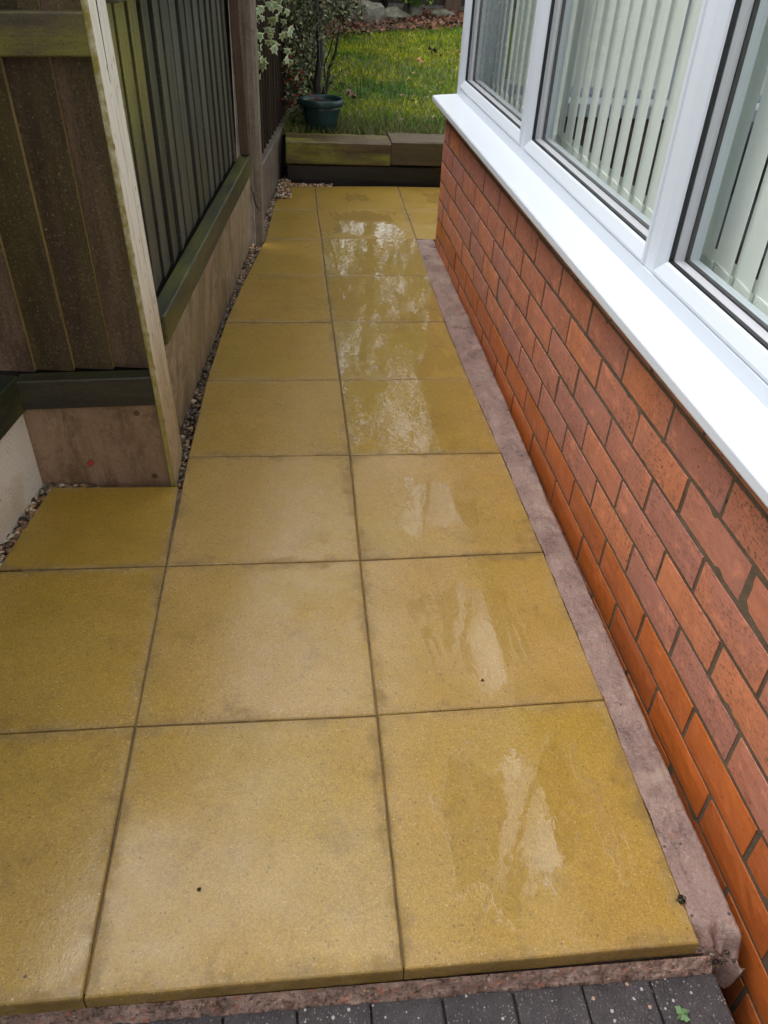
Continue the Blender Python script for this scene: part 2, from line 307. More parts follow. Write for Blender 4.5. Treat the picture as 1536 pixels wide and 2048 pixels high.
def m_bark():
    t = NT("wet_bark"); p = t.tex(); n = t.noise(t.scale(p, (6, 6, 1.2)), 6, 5, .7)
    c = t.mix(t.mr(n, .35, .7), (.012, .010, .008), (.045, .036, .026)); return t.set(Base_Color=c, Roughness=.5, Normal=t.bump(n, .7, .01))
M['bark'] = m_bark()
def m_lawn():
    t = NT("lawn_soil"); p = t.tex(off=False); n = t.noise(p, 3, 5, .65); c = t.mix(t.mr(n, .4, .65), (.035, .060, .012), (.085, .095, .018))
    c = t.mix(t.mr(t.noise(p, 25, 5, .7), .45, .7, 0, .8), c, (.045, .035, .016)); return t.set(Base_Color=c, Roughness=.8, Normal=t.bump(t.noise(p, 60, 4), .8, .02))
M['lawn'] = m_lawn()
M['rock'] = m_concrete("mossy_rock", (.16, .15, .12), (.30, .28, .23), (.06, .065, .03), .7, 14, False, (.10, .11, .04), .4, .02)
def m_pot():
    t = NT("pot_plastic"); p = t.tex(off=False); n = t.noise(p, 14, 5, .7)
    c = t.mix(t.mr(n, .35, .7), (.008, .032, .034), (.017, .052, .053)); c = t.mix(t.mr(t.noise(p, 9, 5, .7), .6, .72, 0, .5), c, (.05, .045, .035))
    return t.set(Base_Color=c, Roughness=.32, Normal=t.bump(n, .12, .004))
M['pot'] = m_pot()
M['wire'] = simple("hanger_wire", (.16, .15, .14), .4, Metallic=.7)
M['berry'] = simple("red_berry", (.42, .03, .012), .3)
M['rust'] = simple("rust_bolt", (.10, .05, .025), .6)
M['moss'] = m_concrete("black_moss", (.012, .014, .008), (.025, .028, .012), (.01, .01, .006), .8, 60, False)

# ------------------------------------------------------------------ mesh helpers
def new_obj(name, mesh, parent=None, mat=None):
    o = bpy.data.objects.new(name, mesh); COL.objects.link(o)
    if parent: o.parent = parent
    if mat: 
        mesh.materials.clear(); mesh.materials.append(mat)
    return o
def tag(o, label=None, cat=None, group=None, kind=None):
    if label: o['label'] = label
    if cat: o['category'] = cat
    if group: o['group'] = group
    if kind: o['kind'] = kind
    return o
def empty(name, loc=(0, 0, 0), rot=(0, 0, 0)):
    o = bpy.data.objects.new(name, None); COL.objects.link(o); o.location = loc; o.rotation_euler = rot; o.empty_display_size = .05; return o
def pyd(name, v, f, parent=None, mat=None, smooth=False):
    me = bpy.data.meshes.new(name); me.from_pydata([tuple(x) for x in v], [], f); me.update()
    if smooth: me.polygons.foreach_set('use_smooth', [True] * len(me.polygons))
    return new_obj(name, me, parent, mat)
class MB:
    def __init__(s): s.v = []; s.f = []
    def box(s, x0, x1, y0, y1, z0, z1):
        b = len(s.v); s.v += [(x, y, z) for z in (z0, z1) for x, y in ((x0, y0), (x1, y0), (x1, y1), (x0, y1))]
        s.f += [tuple(b + i for i in q) for q in ((3, 2, 1, 0), (4, 5, 6, 7), (0, 1, 5, 4), (1, 2, 6, 5), (2, 3, 7, 6), (3, 0, 4, 7))]; return s
    def loft(s, rings, cap=True, closed=True):
        b = len(s.v); n = len(rings[0])
        for r in rings: s.v += [tuple(p) for p in r]
        for i in range(len(rings) - 1):
            for j in range(n if closed else n - 1):
                a, c = b + i * n + j, b + i * n + (j + 1) % n; s.f.append((a, c, c + n, a + n))
        if cap: s.f.append(tuple(b + j for j in range(n))[::-1]); s.f.append(tuple(b + (len(rings) - 1) * n + j for j in range(n)))
        return s
    def tube(s, pts, rad, n=8):
        rings = []; pts = [Vector(p) for p in pts]
        for i, p in enumerate(pts):
            d = (pts[min(i + 1, len(pts) - 1)] - pts[max(i - 1, 0)]).normalized()
            a = d.orthogonal().normalized() if i == 0 else (a - d * a.dot(d)).normalized()
            bb = d.cross(a); r = rad[i] if isinstance(rad, (list, tuple)) else rad
            rings.append([p + (a * math.cos(t) + bb * math.sin(t)) * r for t in [2 * math.pi * k / n for k in range(n)]])
        return s.loft(rings)
    def build(s, name, parent=None, mat=None, bevel=0, smooth=False, seg=1):
        me = bpy.data.meshes.new(name); me.from_pydata(s.v, [], s.f); me.update()
        bm = bmesh.new(); bm.from_mesh(me)
        bmesh.ops.recalc_face_normals(bm, faces=bm.faces)
        if bevel: bmesh.ops.bevel(bm, geom=bm.edges[:], offset=bevel, segments=seg, affect='EDGES', profile=.6)
        bm.to_mesh(me); bm.free()
        if smooth: me.polygons.foreach_set('use_smooth', [True] * len(me.polygons))
        return new_obj(name, me, parent, mat)
def fast_mesh(name, verts, faces_n, idx, cols=None, parent=None, mat=None):
    """verts (N,3); faces all with faces_n corners; idx flat; cols per face"""
    me = bpy.data.meshes.new(name); nf = len(idx) // faces_n
    me.vertices.add(len(verts)); me.vertices.foreach_set('co', np.asarray(verts, np.float32).ravel())
    me.loops.add(len(idx)); me.loops.foreach_set('vertex_index', np.asarray(idx, np.int32))
    me.polygons.add(nf); me.polygons.foreach_set('loop_start', np.arange(nf, dtype=np.int32) * faces_n)
    try: me.polygons.foreach_set('loop_total', np.full(nf, faces_n, np.int32))
    except Exception: pass
    me.update(calc_edges=True)
    if cols is not None:
        a = me.attributes.new('pcol', 'FLOAT_COLOR', 'FACE'); c4 = np.ones((nf, 4), np.float32); c4[:, :3] = cols; a.data.foreach_set('color', c4.ravel())
    return new_obj(name, me, parent, mat)
def vnoise(x, y, seed=0):
    """smooth value noise, numpy arrays"""
    xi = np.floor(x).astype(int); yi = np.floor(y).astype(int); xf = x - xi; yf = y - yi
    def h(a, b): 
        n = (a * 374761393 + b * 668265263 + seed * 974711) & 0x7fffffff; n = ((n ^ (n >> 13)) * 1274126177) & 0x7fffffff; return (n & 0xffff) / 65535.
    u = xf * xf * (3 - 2 * xf); v = yf * yf * (3 - 2 * yf)
    return (h(xi, yi) * (1 - u) + h(xi + 1, yi) * u) * (1 - v) + (h(xi, yi + 1) * (1 - u) + h(xi + 1, yi + 1) * u) * v

# ------------------------------------------------------------------ ground
g = MB(); g.v = [(-250, -250, -.30), (250, -250, -.30), (250, 250, -.30), (-250, 250, -.30)]; g.f = [(0, 1, 2, 3)]
tag(g.build('ground', None, M['soil']), 'dark soil ground under the paving and gravel', kind='structure')

def lawn_z(x, y):
    return .186 + .019 * (y - 4.2) + .035 * (vnoise(x * 1.3, y * 1.3, 3) - .5) + .012 * (vnoise(x * 6, y * 6, 5) - .5)
xs = np.concatenate([np.linspace(-30, -1, 16)[:-1], np.linspace(-1, 3.4, 60), np.linspace(3.4, 40, 16)[1:]]); ys = np.concatenate([np.linspace(4.215, 10, 80), np.linspace(10, 60, 20)[1:]])
X, Y = np.meshgrid(xs, ys); Z = lawn_z(X, np.minimum(Y, 14)); V = np.stack([X, Y, Z], -1).reshape(-1, 3); nx = len(xs)
F = [(j * nx + i, j * nx + i + 1, (j + 1) * nx + i + 1, (j + 1) * nx + i) for j in range(len(ys) - 1) for i in range(nx - 1)]
lawn = tag(pyd('lawn', V, F, None, M['lawn'], True), 'raised back lawn behind the timber sleepers', kind='structure')

# ------------------------------------------------------------------ slabs
path = empty('path'); tag(path, 'wet buff slab path between the fence and the brick wall', kind='structure')
bed = MB(); bed.box(-1.3, .478, .004, 1.17, -.31, -.031).box(-.80, .478, 1.172, 3.1, -.31, -.031).box(-.80, 1.6, 3.102, 4.3, -.31, -.031)
bed.build('mortar_bed', path, M['haunch'])
jf = MB(); jf.box(-.80, .42, .006, .86, -.0305, -.0040).box(-.72, .42, .862, 1.168, -.0305, -.0040).box(-.385, .415, 1.17, 1.75, -.0305, -.0040).box(-.29, .40, 1.752, 2.6, -.0305, -.0040).box(-.20, .41, 2.602, 3.4, -.0305, -.0040).box(-.17, .42, 3.402, 3.93, -.0305, -.0040).box(.42, 1.2, 3.115, 3.95, -.0305, -.0040)
jf.build('joint_filling', path, M['joint'])
Yr = [0.0, .437, .872, 1.307, 1.741, 2.178, 2.634, 3.090, 3.530, 3.960]
BX = [-.003, .001, .003, .009, .006, .003, -.001, 0, -.006, -.002]
CX = [.422, .427, .426, .421, .412, .408, .416, .427, .433, .440]
LX = [-.425, -.422, -.419, -.413, -.398, -.367, -.308, -.247, -.218, -.178]
CYo = [.003, .447, .884, 1.309, 1.746, 2.190, 2.645, 3.109, 3.554, 3.985]
BYo = [-.002, .439, .870, 1.308, 1.741, 2.178, 2.640, 3.075, 3.512, 3.934]
def slab(quad, puddle=0., tan=0., z=0., px=.4, lift=(0, 0)):
    gp = .0008
    c = sum((Vector((*q, 0)) for q in quad), Vector()) / len(quad); q = []
    for k in range(len(quad)):
        a, b = Vector((*quad[k], 0)), Vector((*quad[(k + 1) % len(quad)], 0))
        for m in range(9): q.append(a.lerp(b, m / 9) + (Vector((R.uniform(-.0005, .0005), R.uniform(-.0005, .0005), 0)) if m else Vector()))
    n = len(q)
    def inset(poly, d):
        res = []
        for i in range(n):
            a, b, e = poly[i - 1], poly[i], poly[(i + 1) % n]
            d1 = (b - a).normalized(); d2 = (e - b).normalized(); n1 = Vector((-d1.y, d1.x, 0)); n2 = Vector((-d2.y, d2.x, 0))
            k = (n1 + n2); k = k / max(.3, (1 + n1.dot(n2))); res.append(b + k * d)
        return res
    o0 = inset(q, gp); o1 = inset(q, gp + .0010); o2 = inset(q, gp + .0032)
    tx, ty = lift
    def up(ring, zz): return [(p.x - c.x, p.y - c.y, zz + (p.x - c.x) * tx + (p.y - c.y) * ty) for p in ring]
    mb = MB(); mb.loft([up(o0, -.030), up(o0, -.0045), up(o1, -.0015), up(o2, 0)])
    ob = mb.build('paving_slab', path, M['slab']); ob.location = (c.x, c.y, z)
    ob['puddle'] = float(puddle); ob['tan'] = float(tan); ob['puddle_x'] = float(px)
    return ob
R = random.Random(3)
CP = [.70, .66, .62, 1.35, 1.25, 1.4, 1.4, .95, .3]
BP = [.0, .0, .0, .0, .0, 0, 0, 0, 0]
BT = [.28, .75, .75, .35, .15, .1, .1, .2, .2]
for i in range(9):
    lf = lambda: (R.uniform(-.004, .004), R.uniform(-.004, .004))
    slab([(LX[i], BYo[i]), (BX[i], Yr[i]), (BX[i + 1], Yr[i + 1]), (LX[i + 1], BYo[i + 1])], BP[i], BT[i], R.uniform(-.001, .001), .6, lf())
    slab([(BX[i], Yr[i]), (CX[i], CYo[i]), (CX[i + 1], CYo[i + 1]), (BX[i + 1], Yr[i + 1])], CP[i], [.3, .65, .85, .15, .1, .05, .05, .1, .1][i], R.uniform(-.001, .001), [.38, .5, .35, .4, .4, .5, .5, .6, .6][i], lf())
for i in (7, 8):
    slab([(CX[i], CYo[i]), (.87, CYo[i] + .005), (.875, CYo[i + 1] + .005), (CX[i + 1], CYo[i + 1])], .5, .1, 0, .5)
    slab([(.872, CYo[i] + .005), (1.31, CYo[i] + .01), (1.315, CYo[i + 1] + .01), (.877, CYo[i + 1] + .005)], .5, .1, 0, .5)
slab([(-.86, -.004), (-.425, -.003), (-.422, .438), (-.835, .434)], 0, .35, .0012, .5, (.003, 0))
slab([(-.835, .435), (-.422, .439), (-.419, .870), (-.772, .868)], 0, .2, .0, .5)
slab([(-.771, .874), (-.419, .871), (-.423, 1.176), (-.728, 1.183)], 0, .05, -.001, .5)

# mortar strip between slabs and wall
def wallx(y): return .5134 - .0054 * y
ny, nxx = 520, 18
ysr = np.linspace(-.022, 3.10, ny); V = []
for j, y in enumerate(ysr):
    x0 = np.interp(y, CYo, CX) - .001 + .003 * (vnoise(np.array(y * 40), np.array(0.), 9) - .5); x1 = np.interp(y, [0, 1.1, 1.35, 2.0, 2.6, 3.1], [.4885, .489, .496, .503, .503, .503]) + .003 * (float(vnoise(np.array(y * 14.), np.array(7.), 3)) - .5)
    if y < 0: x0 = .428 + .02 * float(vnoise(np.array(y * 90.), np.array(2.), 4)) + (-y) * .6; x1 = np.interp(y, [0, 1.1, 1.35, 2.0, 2.6, 3.1], [.4885, .489, .496, .503, .503, .503]) + .003 * (float(vnoise(np.array(y * 14.), np.array(7.), 3)) - .5)
    for i in range(nxx):
        s = i / (nxx - 1); x = x0 + (x1 - x0) * s
        zz = -.0015 + .007 * s - (.03 if i == nxx - 1 else 0)
        zz += .0022 * (float(vnoise(np.array(x * 60.), np.array(y * 25.), 1)) - .5) * (s > .02) + .002 * (float(vnoise(np.array(x * 200.), np.array(y * 200.), 6)) - .5)
        e = y - (.006 + .03 * float(vnoise(np.array(x * 50.), np.array(1.), 8)) - .035 * s)
        if e < .012: zz -= max(0., (.012 - e)) * (.5 + 2.2 * float(vnoise(np.array(x * 150.), np.array(y * 150.), 12))) + .006 * float(vnoise(np.array(x * 260.), np.array(y * 260.), 14)) 
        V.append((x, y, zz))
F = [(j * nxx + i, j * nxx + i + 1, (j + 1) * nxx + i + 1, (j + 1) * nxx + i) for j in range(ny - 1) for i in range(nxx - 1)]
tag(pyd('mortar_strip', V, F, None, M['fillet'], True), 'pinkish mortar strip filling the gap between slabs and brick wall', kind='structure')

# rough mortar showing under the front edge
xsr = np.linspace(-1.3, .445, 900); V = []; nn = 14
for x in xsr:
    for k in range(nn):
        s = k / (nn - 1); y = -.0006 - .0155 * s - .0018 * (vnoise(np.array(x * 60.), np.array(0.), 21)) * s; z = -.028 - .026 * s ** 1.3
        am = min(1, s * 5)
        z += am * (.012 * (float(vnoise(np.array(x * 70.), np.array(s * 3.), 31)) - .5) + .010 * (float(vnoise(np.array(x * 190.), np.array(s * 9.), 33)) - .5))
        V.append((x, y - .001, z - (.02 if k == nn - 1 else 0)))
F = [(j * nn + i, (j + 1) * nn + i, (j + 1) * nn + i + 1, j * nn + i + 1) for j in range(len(xsr) - 1) for i in range(nn - 1)]
tag(pyd('mortar_edge', V, F, None, M['haunch'], True), 'rough crumbly mortar bed along the front edge of the slabs', kind='structure')

# ------------------------------------------------------------------ charcoal block paving in the foreground
drive = empty('pavement'); tag(drive, 'charcoal block paving in the foreground', kind='structure')
bm_ = MB(); bm_.box(-2.2, .447, -2.6, .002, -.31, -.0605); bm_.build('sand_bed', drive, M['soil'])
blk = MB().box(-.0485, .0485, -.0985, .0985, -.012, 0).build('block_proto', None, M['block'], bevel=.003, seg=2)
bmesh_block = blk.data; bpy.data.objects.remove(blk)
for i in range(26):
    for j in range(6):
        x = .401 - i * .0997; y0 = -.0165 - (.401 - x) * -.004
        o = new_obj('paving_block', bmesh_block, drive); o.location = (x, y0 - .0985 - j * .2 + R.uniform(-.001, .001), -.050 + R.uniform(-.0012, .0012))
        o.rotation_euler = (R.uniform(-.006, .006), R.uniform(-.006, .006), .012 + R.uniform(-.006, .006))

# ------------------------------------------------------------------ gravel
def pebbles(name, pts, label, lo=.005, hi=.011):
    ico = [(-1, 1.6, 0), (1, 1.6, 0), (-1, -1.6, 0), (1, -1.6, 0), (0, -1, 1.6), (0, 1, 1.6), (0, -1, -1.6), (0, 1, -1.6), (1.6, 0, -1), (1.6, 0, 1), (-1.6, 0, -1), (-1.6, 0, 1)]
    fi = [(0, 11, 5), (0, 5, 1), (0, 1, 7), (0, 7, 10), (0, 10, 11), (1, 5, 9), (5, 11, 4), (11, 10, 2), (10, 7, 6), (7, 1, 8), (3, 9, 4), (3, 4, 2), (3, 2, 6), (3, 6, 8), (3, 8, 9), (4, 9, 5), (2, 4, 11), (6, 2, 10), (8, 6, 7), (9, 8, 1)]
    ico = np.array(ico) / 1.9; pal = np.array([(.42, .27, .13), (.55, .40, .24), (.30, .16, .08), (.20, .13, .09), (.62, .52, .38), (.12, .075, .05), (.38, .20, .09), (.08, .06, .05)])
    V, I, C = [], [], []
    for (x, y, z, bright) in pts:
        s = NR.uniform(lo, hi) * (.8 if y > 3.4 else 1.); sc = s * np.array([NR.uniform(.8, 1.5), NR.uniform(.7, 1.1), NR.uniform(.45, .75)]); a = NR.uniform(0, 6.28); t = NR.uniform(-.5, .5)
        P = ico * (1 + NR.uniform(-.18, .18, (12, 1))) * sc
        P = P @ np.array([[1, 0, 0], [0, math.cos(t), -math.sin(t)], [0, math.sin(t), math.cos(t)]]) @ np.array([[math.cos(a), -math.sin(a), 0], [math.sin(a), math.cos(a), 0], [0, 0, 1]])
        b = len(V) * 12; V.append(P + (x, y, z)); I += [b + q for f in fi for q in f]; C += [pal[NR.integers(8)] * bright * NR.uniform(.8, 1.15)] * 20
    return tag(fast_mesh(name, np.concatenate(V), 3, I, np.array(C), None, M['pebble']), label, kind='stuff')
def fence2x(y): return -.437 + .091 * (y - 1.35)
def fence3x(y): return -.290 + .11 * (y - 3.13)
pts = []
for _ in range(4200):
    y = NR.uniform(1.2, 3.99); x0 = (fence2x(y) - .026 if y < 3.03 else fence3x(y)) - (.05 if 2.95 < y < 3.03 else 0) + .002; x1 = np.interp(y, BYo, LX) + .004
    if y > 3.9: x1 = .08
    if y < 1.37: x0 = -.43
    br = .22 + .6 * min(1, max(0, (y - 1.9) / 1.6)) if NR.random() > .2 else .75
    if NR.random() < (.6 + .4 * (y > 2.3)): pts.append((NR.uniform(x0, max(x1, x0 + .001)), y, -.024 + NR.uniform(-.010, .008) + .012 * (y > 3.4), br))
for _ in range(500): pts.append((NR.uniform(-.19, .09), NR.uniform(3.955, 4.0), -.006 + NR.uniform(-.006, .008), 1.15))
for _ in range(500): pts.append((NR.uniform(-.20, -.13), NR.uniform(3.7, 4.05), .0 + NR.uniform(-.006, .012), 1.15))
for _ in range(1300):
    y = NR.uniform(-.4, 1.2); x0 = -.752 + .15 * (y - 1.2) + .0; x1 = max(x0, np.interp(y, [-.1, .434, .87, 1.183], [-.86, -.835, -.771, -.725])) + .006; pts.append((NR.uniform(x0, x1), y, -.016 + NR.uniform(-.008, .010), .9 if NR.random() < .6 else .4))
for _ in range(160): pts.append((NR.uniform(-.74, -.62), NR.uniform(1.18, 1.2), -.014 + NR.uniform(-.006, .006), .8))
pebbles('gravel', pts, 'wet gravel filling the narrow gap between slabs and fences')
for (x, y, z, s) in ((.168, 3.975, .004, .011),):
    pass

# ------------------------------------------------------------------ house: brick dwarf wall, sill, windows
house = empty('house', (0, 0, 0), (0, 0, .0054)); tag(house, 'brick and white window conservatory side of the house along the path', 'house')
W0 = .5134; YN, YE = -2.6, 3.03       # wall from behind the camera to the far corner
core = MB().box(W0 + .0026, W0 + .20, YN, YE - .004, -.6, .572); core.box(W0 + .20, 3.6, YE - .20, YE - .004, -.6, .572).box(3.4, 3.6, YN, YE - .2, -.6, .572)
wall = core.build('wall', house, M['mortar'])
def brick_mesh(L, mat, seed):
    rr = random.Random(seed); ny_, nz_ = 10, 4; y0, y1, z0, z1 = .0048, L - .0048, .0046, .0721
    V = []; idx = {}
    for j_ in range(nz_ + 1):
        for i_ in range(ny_ + 1):
            e = i_ in (0, ny_) or j_ in (0, nz_); y = y0 + (y1 - y0) * i_ / ny_; z = z0 + (z1 - z0) * j_ / nz_
            chip = .0008 if e and rr.random() < .04 else 0
            yy = y + (rr.uniform(0, .0006) + chip) * (1 if i_ == 0 else -1 if i_ == ny_ else 0) ; zz = z + (rr.uniform(0, .0006) + chip) * (1 if j_ == 0 else -1 if j_ == nz_ else 0)
            V.append(((.0012 + chip) if e else rr.uniform(-.0004, .0005), yy, zz))
    W = ny_ + 1; F = [(j_ * W + i_, (j_ + 1) * W + i_, (j_ + 1) * W + i_ + 1, j_ * W + i_ + 1) for j_ in range(nz_) for i_ in range(ny_)]
    border = [i_ for i_ in range(W)] + [j_ * W + ny_ for j_ in range(1, nz_ + 1)] + [nz_ * W + i_ for i_ in range(ny_ - 1, -1, -1)] + [j_ * W for j_ in range(nz_ - 1, 0, -1)]
    b = len(V); V += [(.1, V[k][1], V[k][2]) for k in border]; n = len(border)
    F += [(border[k], border[(k + 1) % n], b + (k + 1) % n, b + k) for k in range(n)] + [tuple(b + k for k in range(n))]
    me = bpy.data.meshes.new('brick'); me.from_pydata(V, [], F); me.update(); me.materials.append(mat)
    bm = bmesh.new(); bm.from_mesh(me); bmesh.ops.recalc_face_normals(bm, faces=bm.faces); bm.to_mesh(me); bm.free()
    return me
BR = {(a, b): [brick_mesh(.225 if a == 'L' else .1125, M[b], k) for k in range(5)] for a in 'LH' for b in ('brick', 'orange')}
class _P:
    def __init__(s, a, b): s.k = (a, b)
    def pick(s): return R.choice(BR[s.k])
mB, mH, b_or, bh_or = _P('L', 'brick'), _P('H', 'brick'), _P('L', 'orange'), _P('H', 'orange')
ZJ = .4298; PZ = .0767
nb = 0
for k in range(-1, 11):                       # course k lies between J(k+1) below and J(k) above
    zb = ZJ - PZ * k
    if zb + PZ > .60: zb_ok = False
    if zb > .56: continue
    smooth = zb < .10
    off = .1125 * (k % 2)
    y = .4294 + off - .225 * 9 
    while y < YE - .01:
        L = .225
        me = b_or if smooth else mB
        if y + .225 > YE + .01: me = bh_or if smooth else mH; L = .1125
        o = new_obj('brick', me.pick(), wall); o.location = (W0 + R.uniform(-.0012, .0012), y, zb + R.uniform(-.0006, .0006)); o.rotation_euler = (R.uniform(-.004, .004), 0, R.uniform(-.004, .004)); nb += 1
        if y + L > YE - .002 or y + L + .03 > YE: o.location.y = min(y, YE - L)
        y += L
# far end wall bricks (gable side, seen only from beside)
for k in range(-1, 8):
    zb = ZJ - PZ * k
    for i in range(4):
        o = new_obj('brick', (mB if zb > .10 else b_or).pick(), wall); o.rotation_euler = (0, 0, -math.pi / 2); o.location = (W0 + .105 + .225 * i + .1125 * (k % 2), YE - .004, zb)

# sill
S = MB()
prof = [(.462, .568), (.459, .572), (.459, .588), (.4635, .5925), (.556, .600), (.556, .572), (.4800, .572), (.4800, .568)]
S.loft([[(x, y, z) for x, z in prof] for y in (-2.6, 3.052)])
S.build('sill', house, M['upvc'], bevel=.0012)
E2 = MB(); E2.loft([[(x, y, z) for y, z in [(3.052, .572), (3.052, .590), (3.02, .598), (2.95, .600), (2.95, .572)]] for x in (.5565, 3.65)]); E2.build('sill', house, M['upvc'])

XF = .5535
def window_run(T, us, v0=.592, v1=1.72, blind=True):
    """T maps (u along, w inward, v up) to the house; us = centres of mullions incl. ends"""
    def bx(u0, u1, w0, w1, a, b, mat, name, parent, bev=.0015):
        mb = MB().box(u0, u1, w0, w1, a, b); mb.v = [T(*p) for p in mb.v]; return mb.build(name, parent, mat, bevel=bev)
    u_lo, u_hi = us[0], us[-1]
    fr = bx(u_lo, u_hi, 0, .066, v0, v0 + .036, M['upvc'], 'window_frame', house, .002)
    bx(u_lo, u_hi, .0, .066, v1 - .05, v1, M['upvc'], 'window_head', fr, .002)
    for i, u in enumerate(us):
        if i in (0, len(us) - 1): 
            a, b = (u, u + .05) if i == 0 else (u - .05, u)
        else: a, b = u - .020, u + .020
        bx(a, b, .0008, .066, v0 + .036, v1 - .05, M['upvc'], 'mullion', fr, .002)
    for i in range(len(us) - 1):
        a = us[i] + (.05 if i == 0 else .020); b = us[i + 1] - (.05 if i == len(us) - 2 else .020); c, d = v0 + .036, v1 - .05
        win = None
        def ring(pr, mat, name, parent):
            """pr: list of (inset, w) profile; mitred ring"""
            rings = []
            for (cu, cv, su, sv) in ((a, c, 1, 1), (b, c, -1, 1), (b, d, -1, -1), (a, d, 1, -1)):
                rings.append([T(cu + su * q, w, cv + sv * q) for q, w in pr])
            rings.append(rings[0]); mb = MB(); mb.loft(rings, cap=False)
            return mb.build(name, parent, mat)
        bead = ring([(0, .003), (.004, -.0015), (.010, -.003), (.031, .007), (.036, .012), (.036, .022), (0, .022)], M['upvc'], 'bead', fr)
        ring([(.0355, .0105), (.0378, .0115), (.0378, .0195), (.0355, .0195)], M['rubber'], 'gasket', fr)
        ring([(.0335, .0207), (.0375, .0209), (.0375, .0400), (.0335, .0400)], M['spacer'], 'spacer_bar', fr)
        ring([(.033, .0402), (.0415, .0402), (.0415, .0480), (.033, .0480)], M['rubber'], 'gasket', fr)
        ring([(.0, .0482), (.0405, .0482), (.0405, .067), (.0, .067)], M['upvc'], 'bead', fr)
        for w in (.0202, .0402):
            mb = MB(); mb.v = [T(x, w, z) for x, z in ((a + .034, c + .034), (b - .034, c + .034), (b - .034, d - .034), (a + .034, d - .034))]; mb.f = [(0, 1, 2, 3)]
            mb.build('window_pane', fr, M['glass'])
    return fr
usW = [-2.18, -1.095, -.065, .965, 1.975, 3.03]
window_run(lambda u, w, v: (XF + w, u, v), usW)
window_run(lambda u, w, v: (u, 3.028 - w, v), [.625, 1.45, 2.28, 3.1])
window_run(lambda u, w, v: (3.5 - w, u, v), [-2.2, -.9, .4, 1.7, 2.98])
# corner post
MB().box(XF - .001, XF + .068, 2.9815, 3.034, .5995, 1.73).build('corner_post', house, M['upvc'], bevel=.004, seg=2)
MB().box(XF + .004, XF + .03, 3.0345, 3.052, .600, 1.73).build('corner_post', house, M['upvc'], bevel=.003)
# eaves, gutter, roof
MB().box(XF - .03, XF + .09, YN, 3.08, 1.721, 1.83).box(XF + .09, 3.45, 2.96, 3.08, 1.721, 1.83).box(3.45, 3.55, YN, 3.08, 1.721, 1.83).build('eaves', house, M['upvc'], bevel=.004)
MB().loft([[(XF - .03 - .055 + .055 * math.cos(a), y, 1.80 - .05 * abs(math.sin(a))) for a in [math.pi * k / 8 for k in range(9)]] for y in (YN, 3.12)]).build('gutter', house, M['upvc'])
rf = MB(); rf.v = [(XF - .04, YN, 1.832), (XF - .04, 3.1, 1.832), (2.1, 2.2, 2.45), (2.1, YN, 2.45), (3.6, 3.1, 1.832), (3.6, YN, 1.832)]; rf.f = [(0, 1, 2, 3), (1, 4, 2), (4, 5, 3, 2)]
rf.build('roof', house, M['rooftile'])
# room
MB().box(W0 + .2, 3.4, YN, YE - .2, .02, .05).build('floor', house, M['carpet'])
MB().box(XF + .0675, XF + .24, YN, 2.95, .5725, .606).build('window_board', house, simple('window_board_paint', (.42, .44, .36), .5), bevel=.003)
MB().box(.75, 3.38, 2.80, 2.955, .5725, .62).build('window_board', house, M['upvc'], bevel=.003)
MB().box(.60, 3.5, YN - .05, YN, -.05, 2.6).build('inner_wall', house, M['inwall'])
sofa = empty('sofa', (1.55, 1.3, .05), (0, 0, .1)); tag(sofa, 'dark grey sofa inside the room seen between the blind slats', 'sofa')
MB().box(-.4, .4, -.9, .9, .0, .42).build('seat', sofa, M['sofa'], bevel=.05, seg=2); MB().box(.22, .42, -.9, .9, .42, .85).build('backrest', sofa, M['sofa'], bevel=.05, seg=2)
for s in (-1, 1): MB().box(-.4, .4, s * .93 - .08, s * .93 + .08, .1, .62).build('armrest', sofa, M['sofa'], bevel=.04, seg=2)

# ------------------------------------------------------------------ vertical blinds, one per pane
def make_slat(rot_th):
    w = .0445; n = 6; V = []; z0, z1 = 0., 1.05
    for z in (z0, .0, z1):
        for i in range(n + 1):
            s = -1 + 2 * i / n; V.append((.004 * (1 - s * s), s * w, z))
    V = V[(n + 1):]
    F = [(i, i + 1, i + 1 + n + 1, i + n + 1) for i in range(n)]
    me = bpy.data.meshes.new('slat'); me.from_pydata(V, [], F); me.polygons.foreach_set('use_smooth', [True] * len(F)); me.materials.append(M['blind']); return me
slat_me = make_slat(0)
wt = MB().box(-.0035, .0035, -.0435, .0435, 0, .032).build('w', None, M['blind'], bevel=.001); wt_me = wt.data; bpy.data.objects.remove(wt)
def chain_me(p):
    pts = []
    N = 26
    for k in range(N + 1):
        s = k / N; pts.append(Vector((-.006 - .002 * math.sin(s * 3.1), -p / 2 + .0 + p * s, .035 - .034 * (1 - (2 * s - 1) ** 2))))
    V, F = [], []
    mb = MB()
    for q in pts:
        b = len(mb.v); r = .0017
        mb.v += [tuple(q + Vector(d) * r) for d in ((1, 0, 0), (0, 1, 0), (-1, 0, 0), (0, -1, 0), (0, 0, 1), (0, 0, -1))]
        mb.f += [tuple(b + i for i in f) for f in ((0, 1, 4), (1, 2, 4), (2, 3, 4), (3, 0, 4), (1, 0, 5), (2, 1, 5), (3, 2, 5), (0, 3, 5))]
    return mb
ch = chain_me(.0815).build('c', None, M['chain'], smooth=True); ch_me = ch.data; bpy.data.objects.remove(ch)
BL = [('cream vertical blind in the nearest visible window pane with looped bead chain', -.02, .985, 6.5), ('cream vertical blind in the middle window pane, widest gaps between its slats', 1.01, 2.0, 6.), ('cream vertical blind in the farthest narrow window pane by the house corner', 2.03, 2.95, 9)]
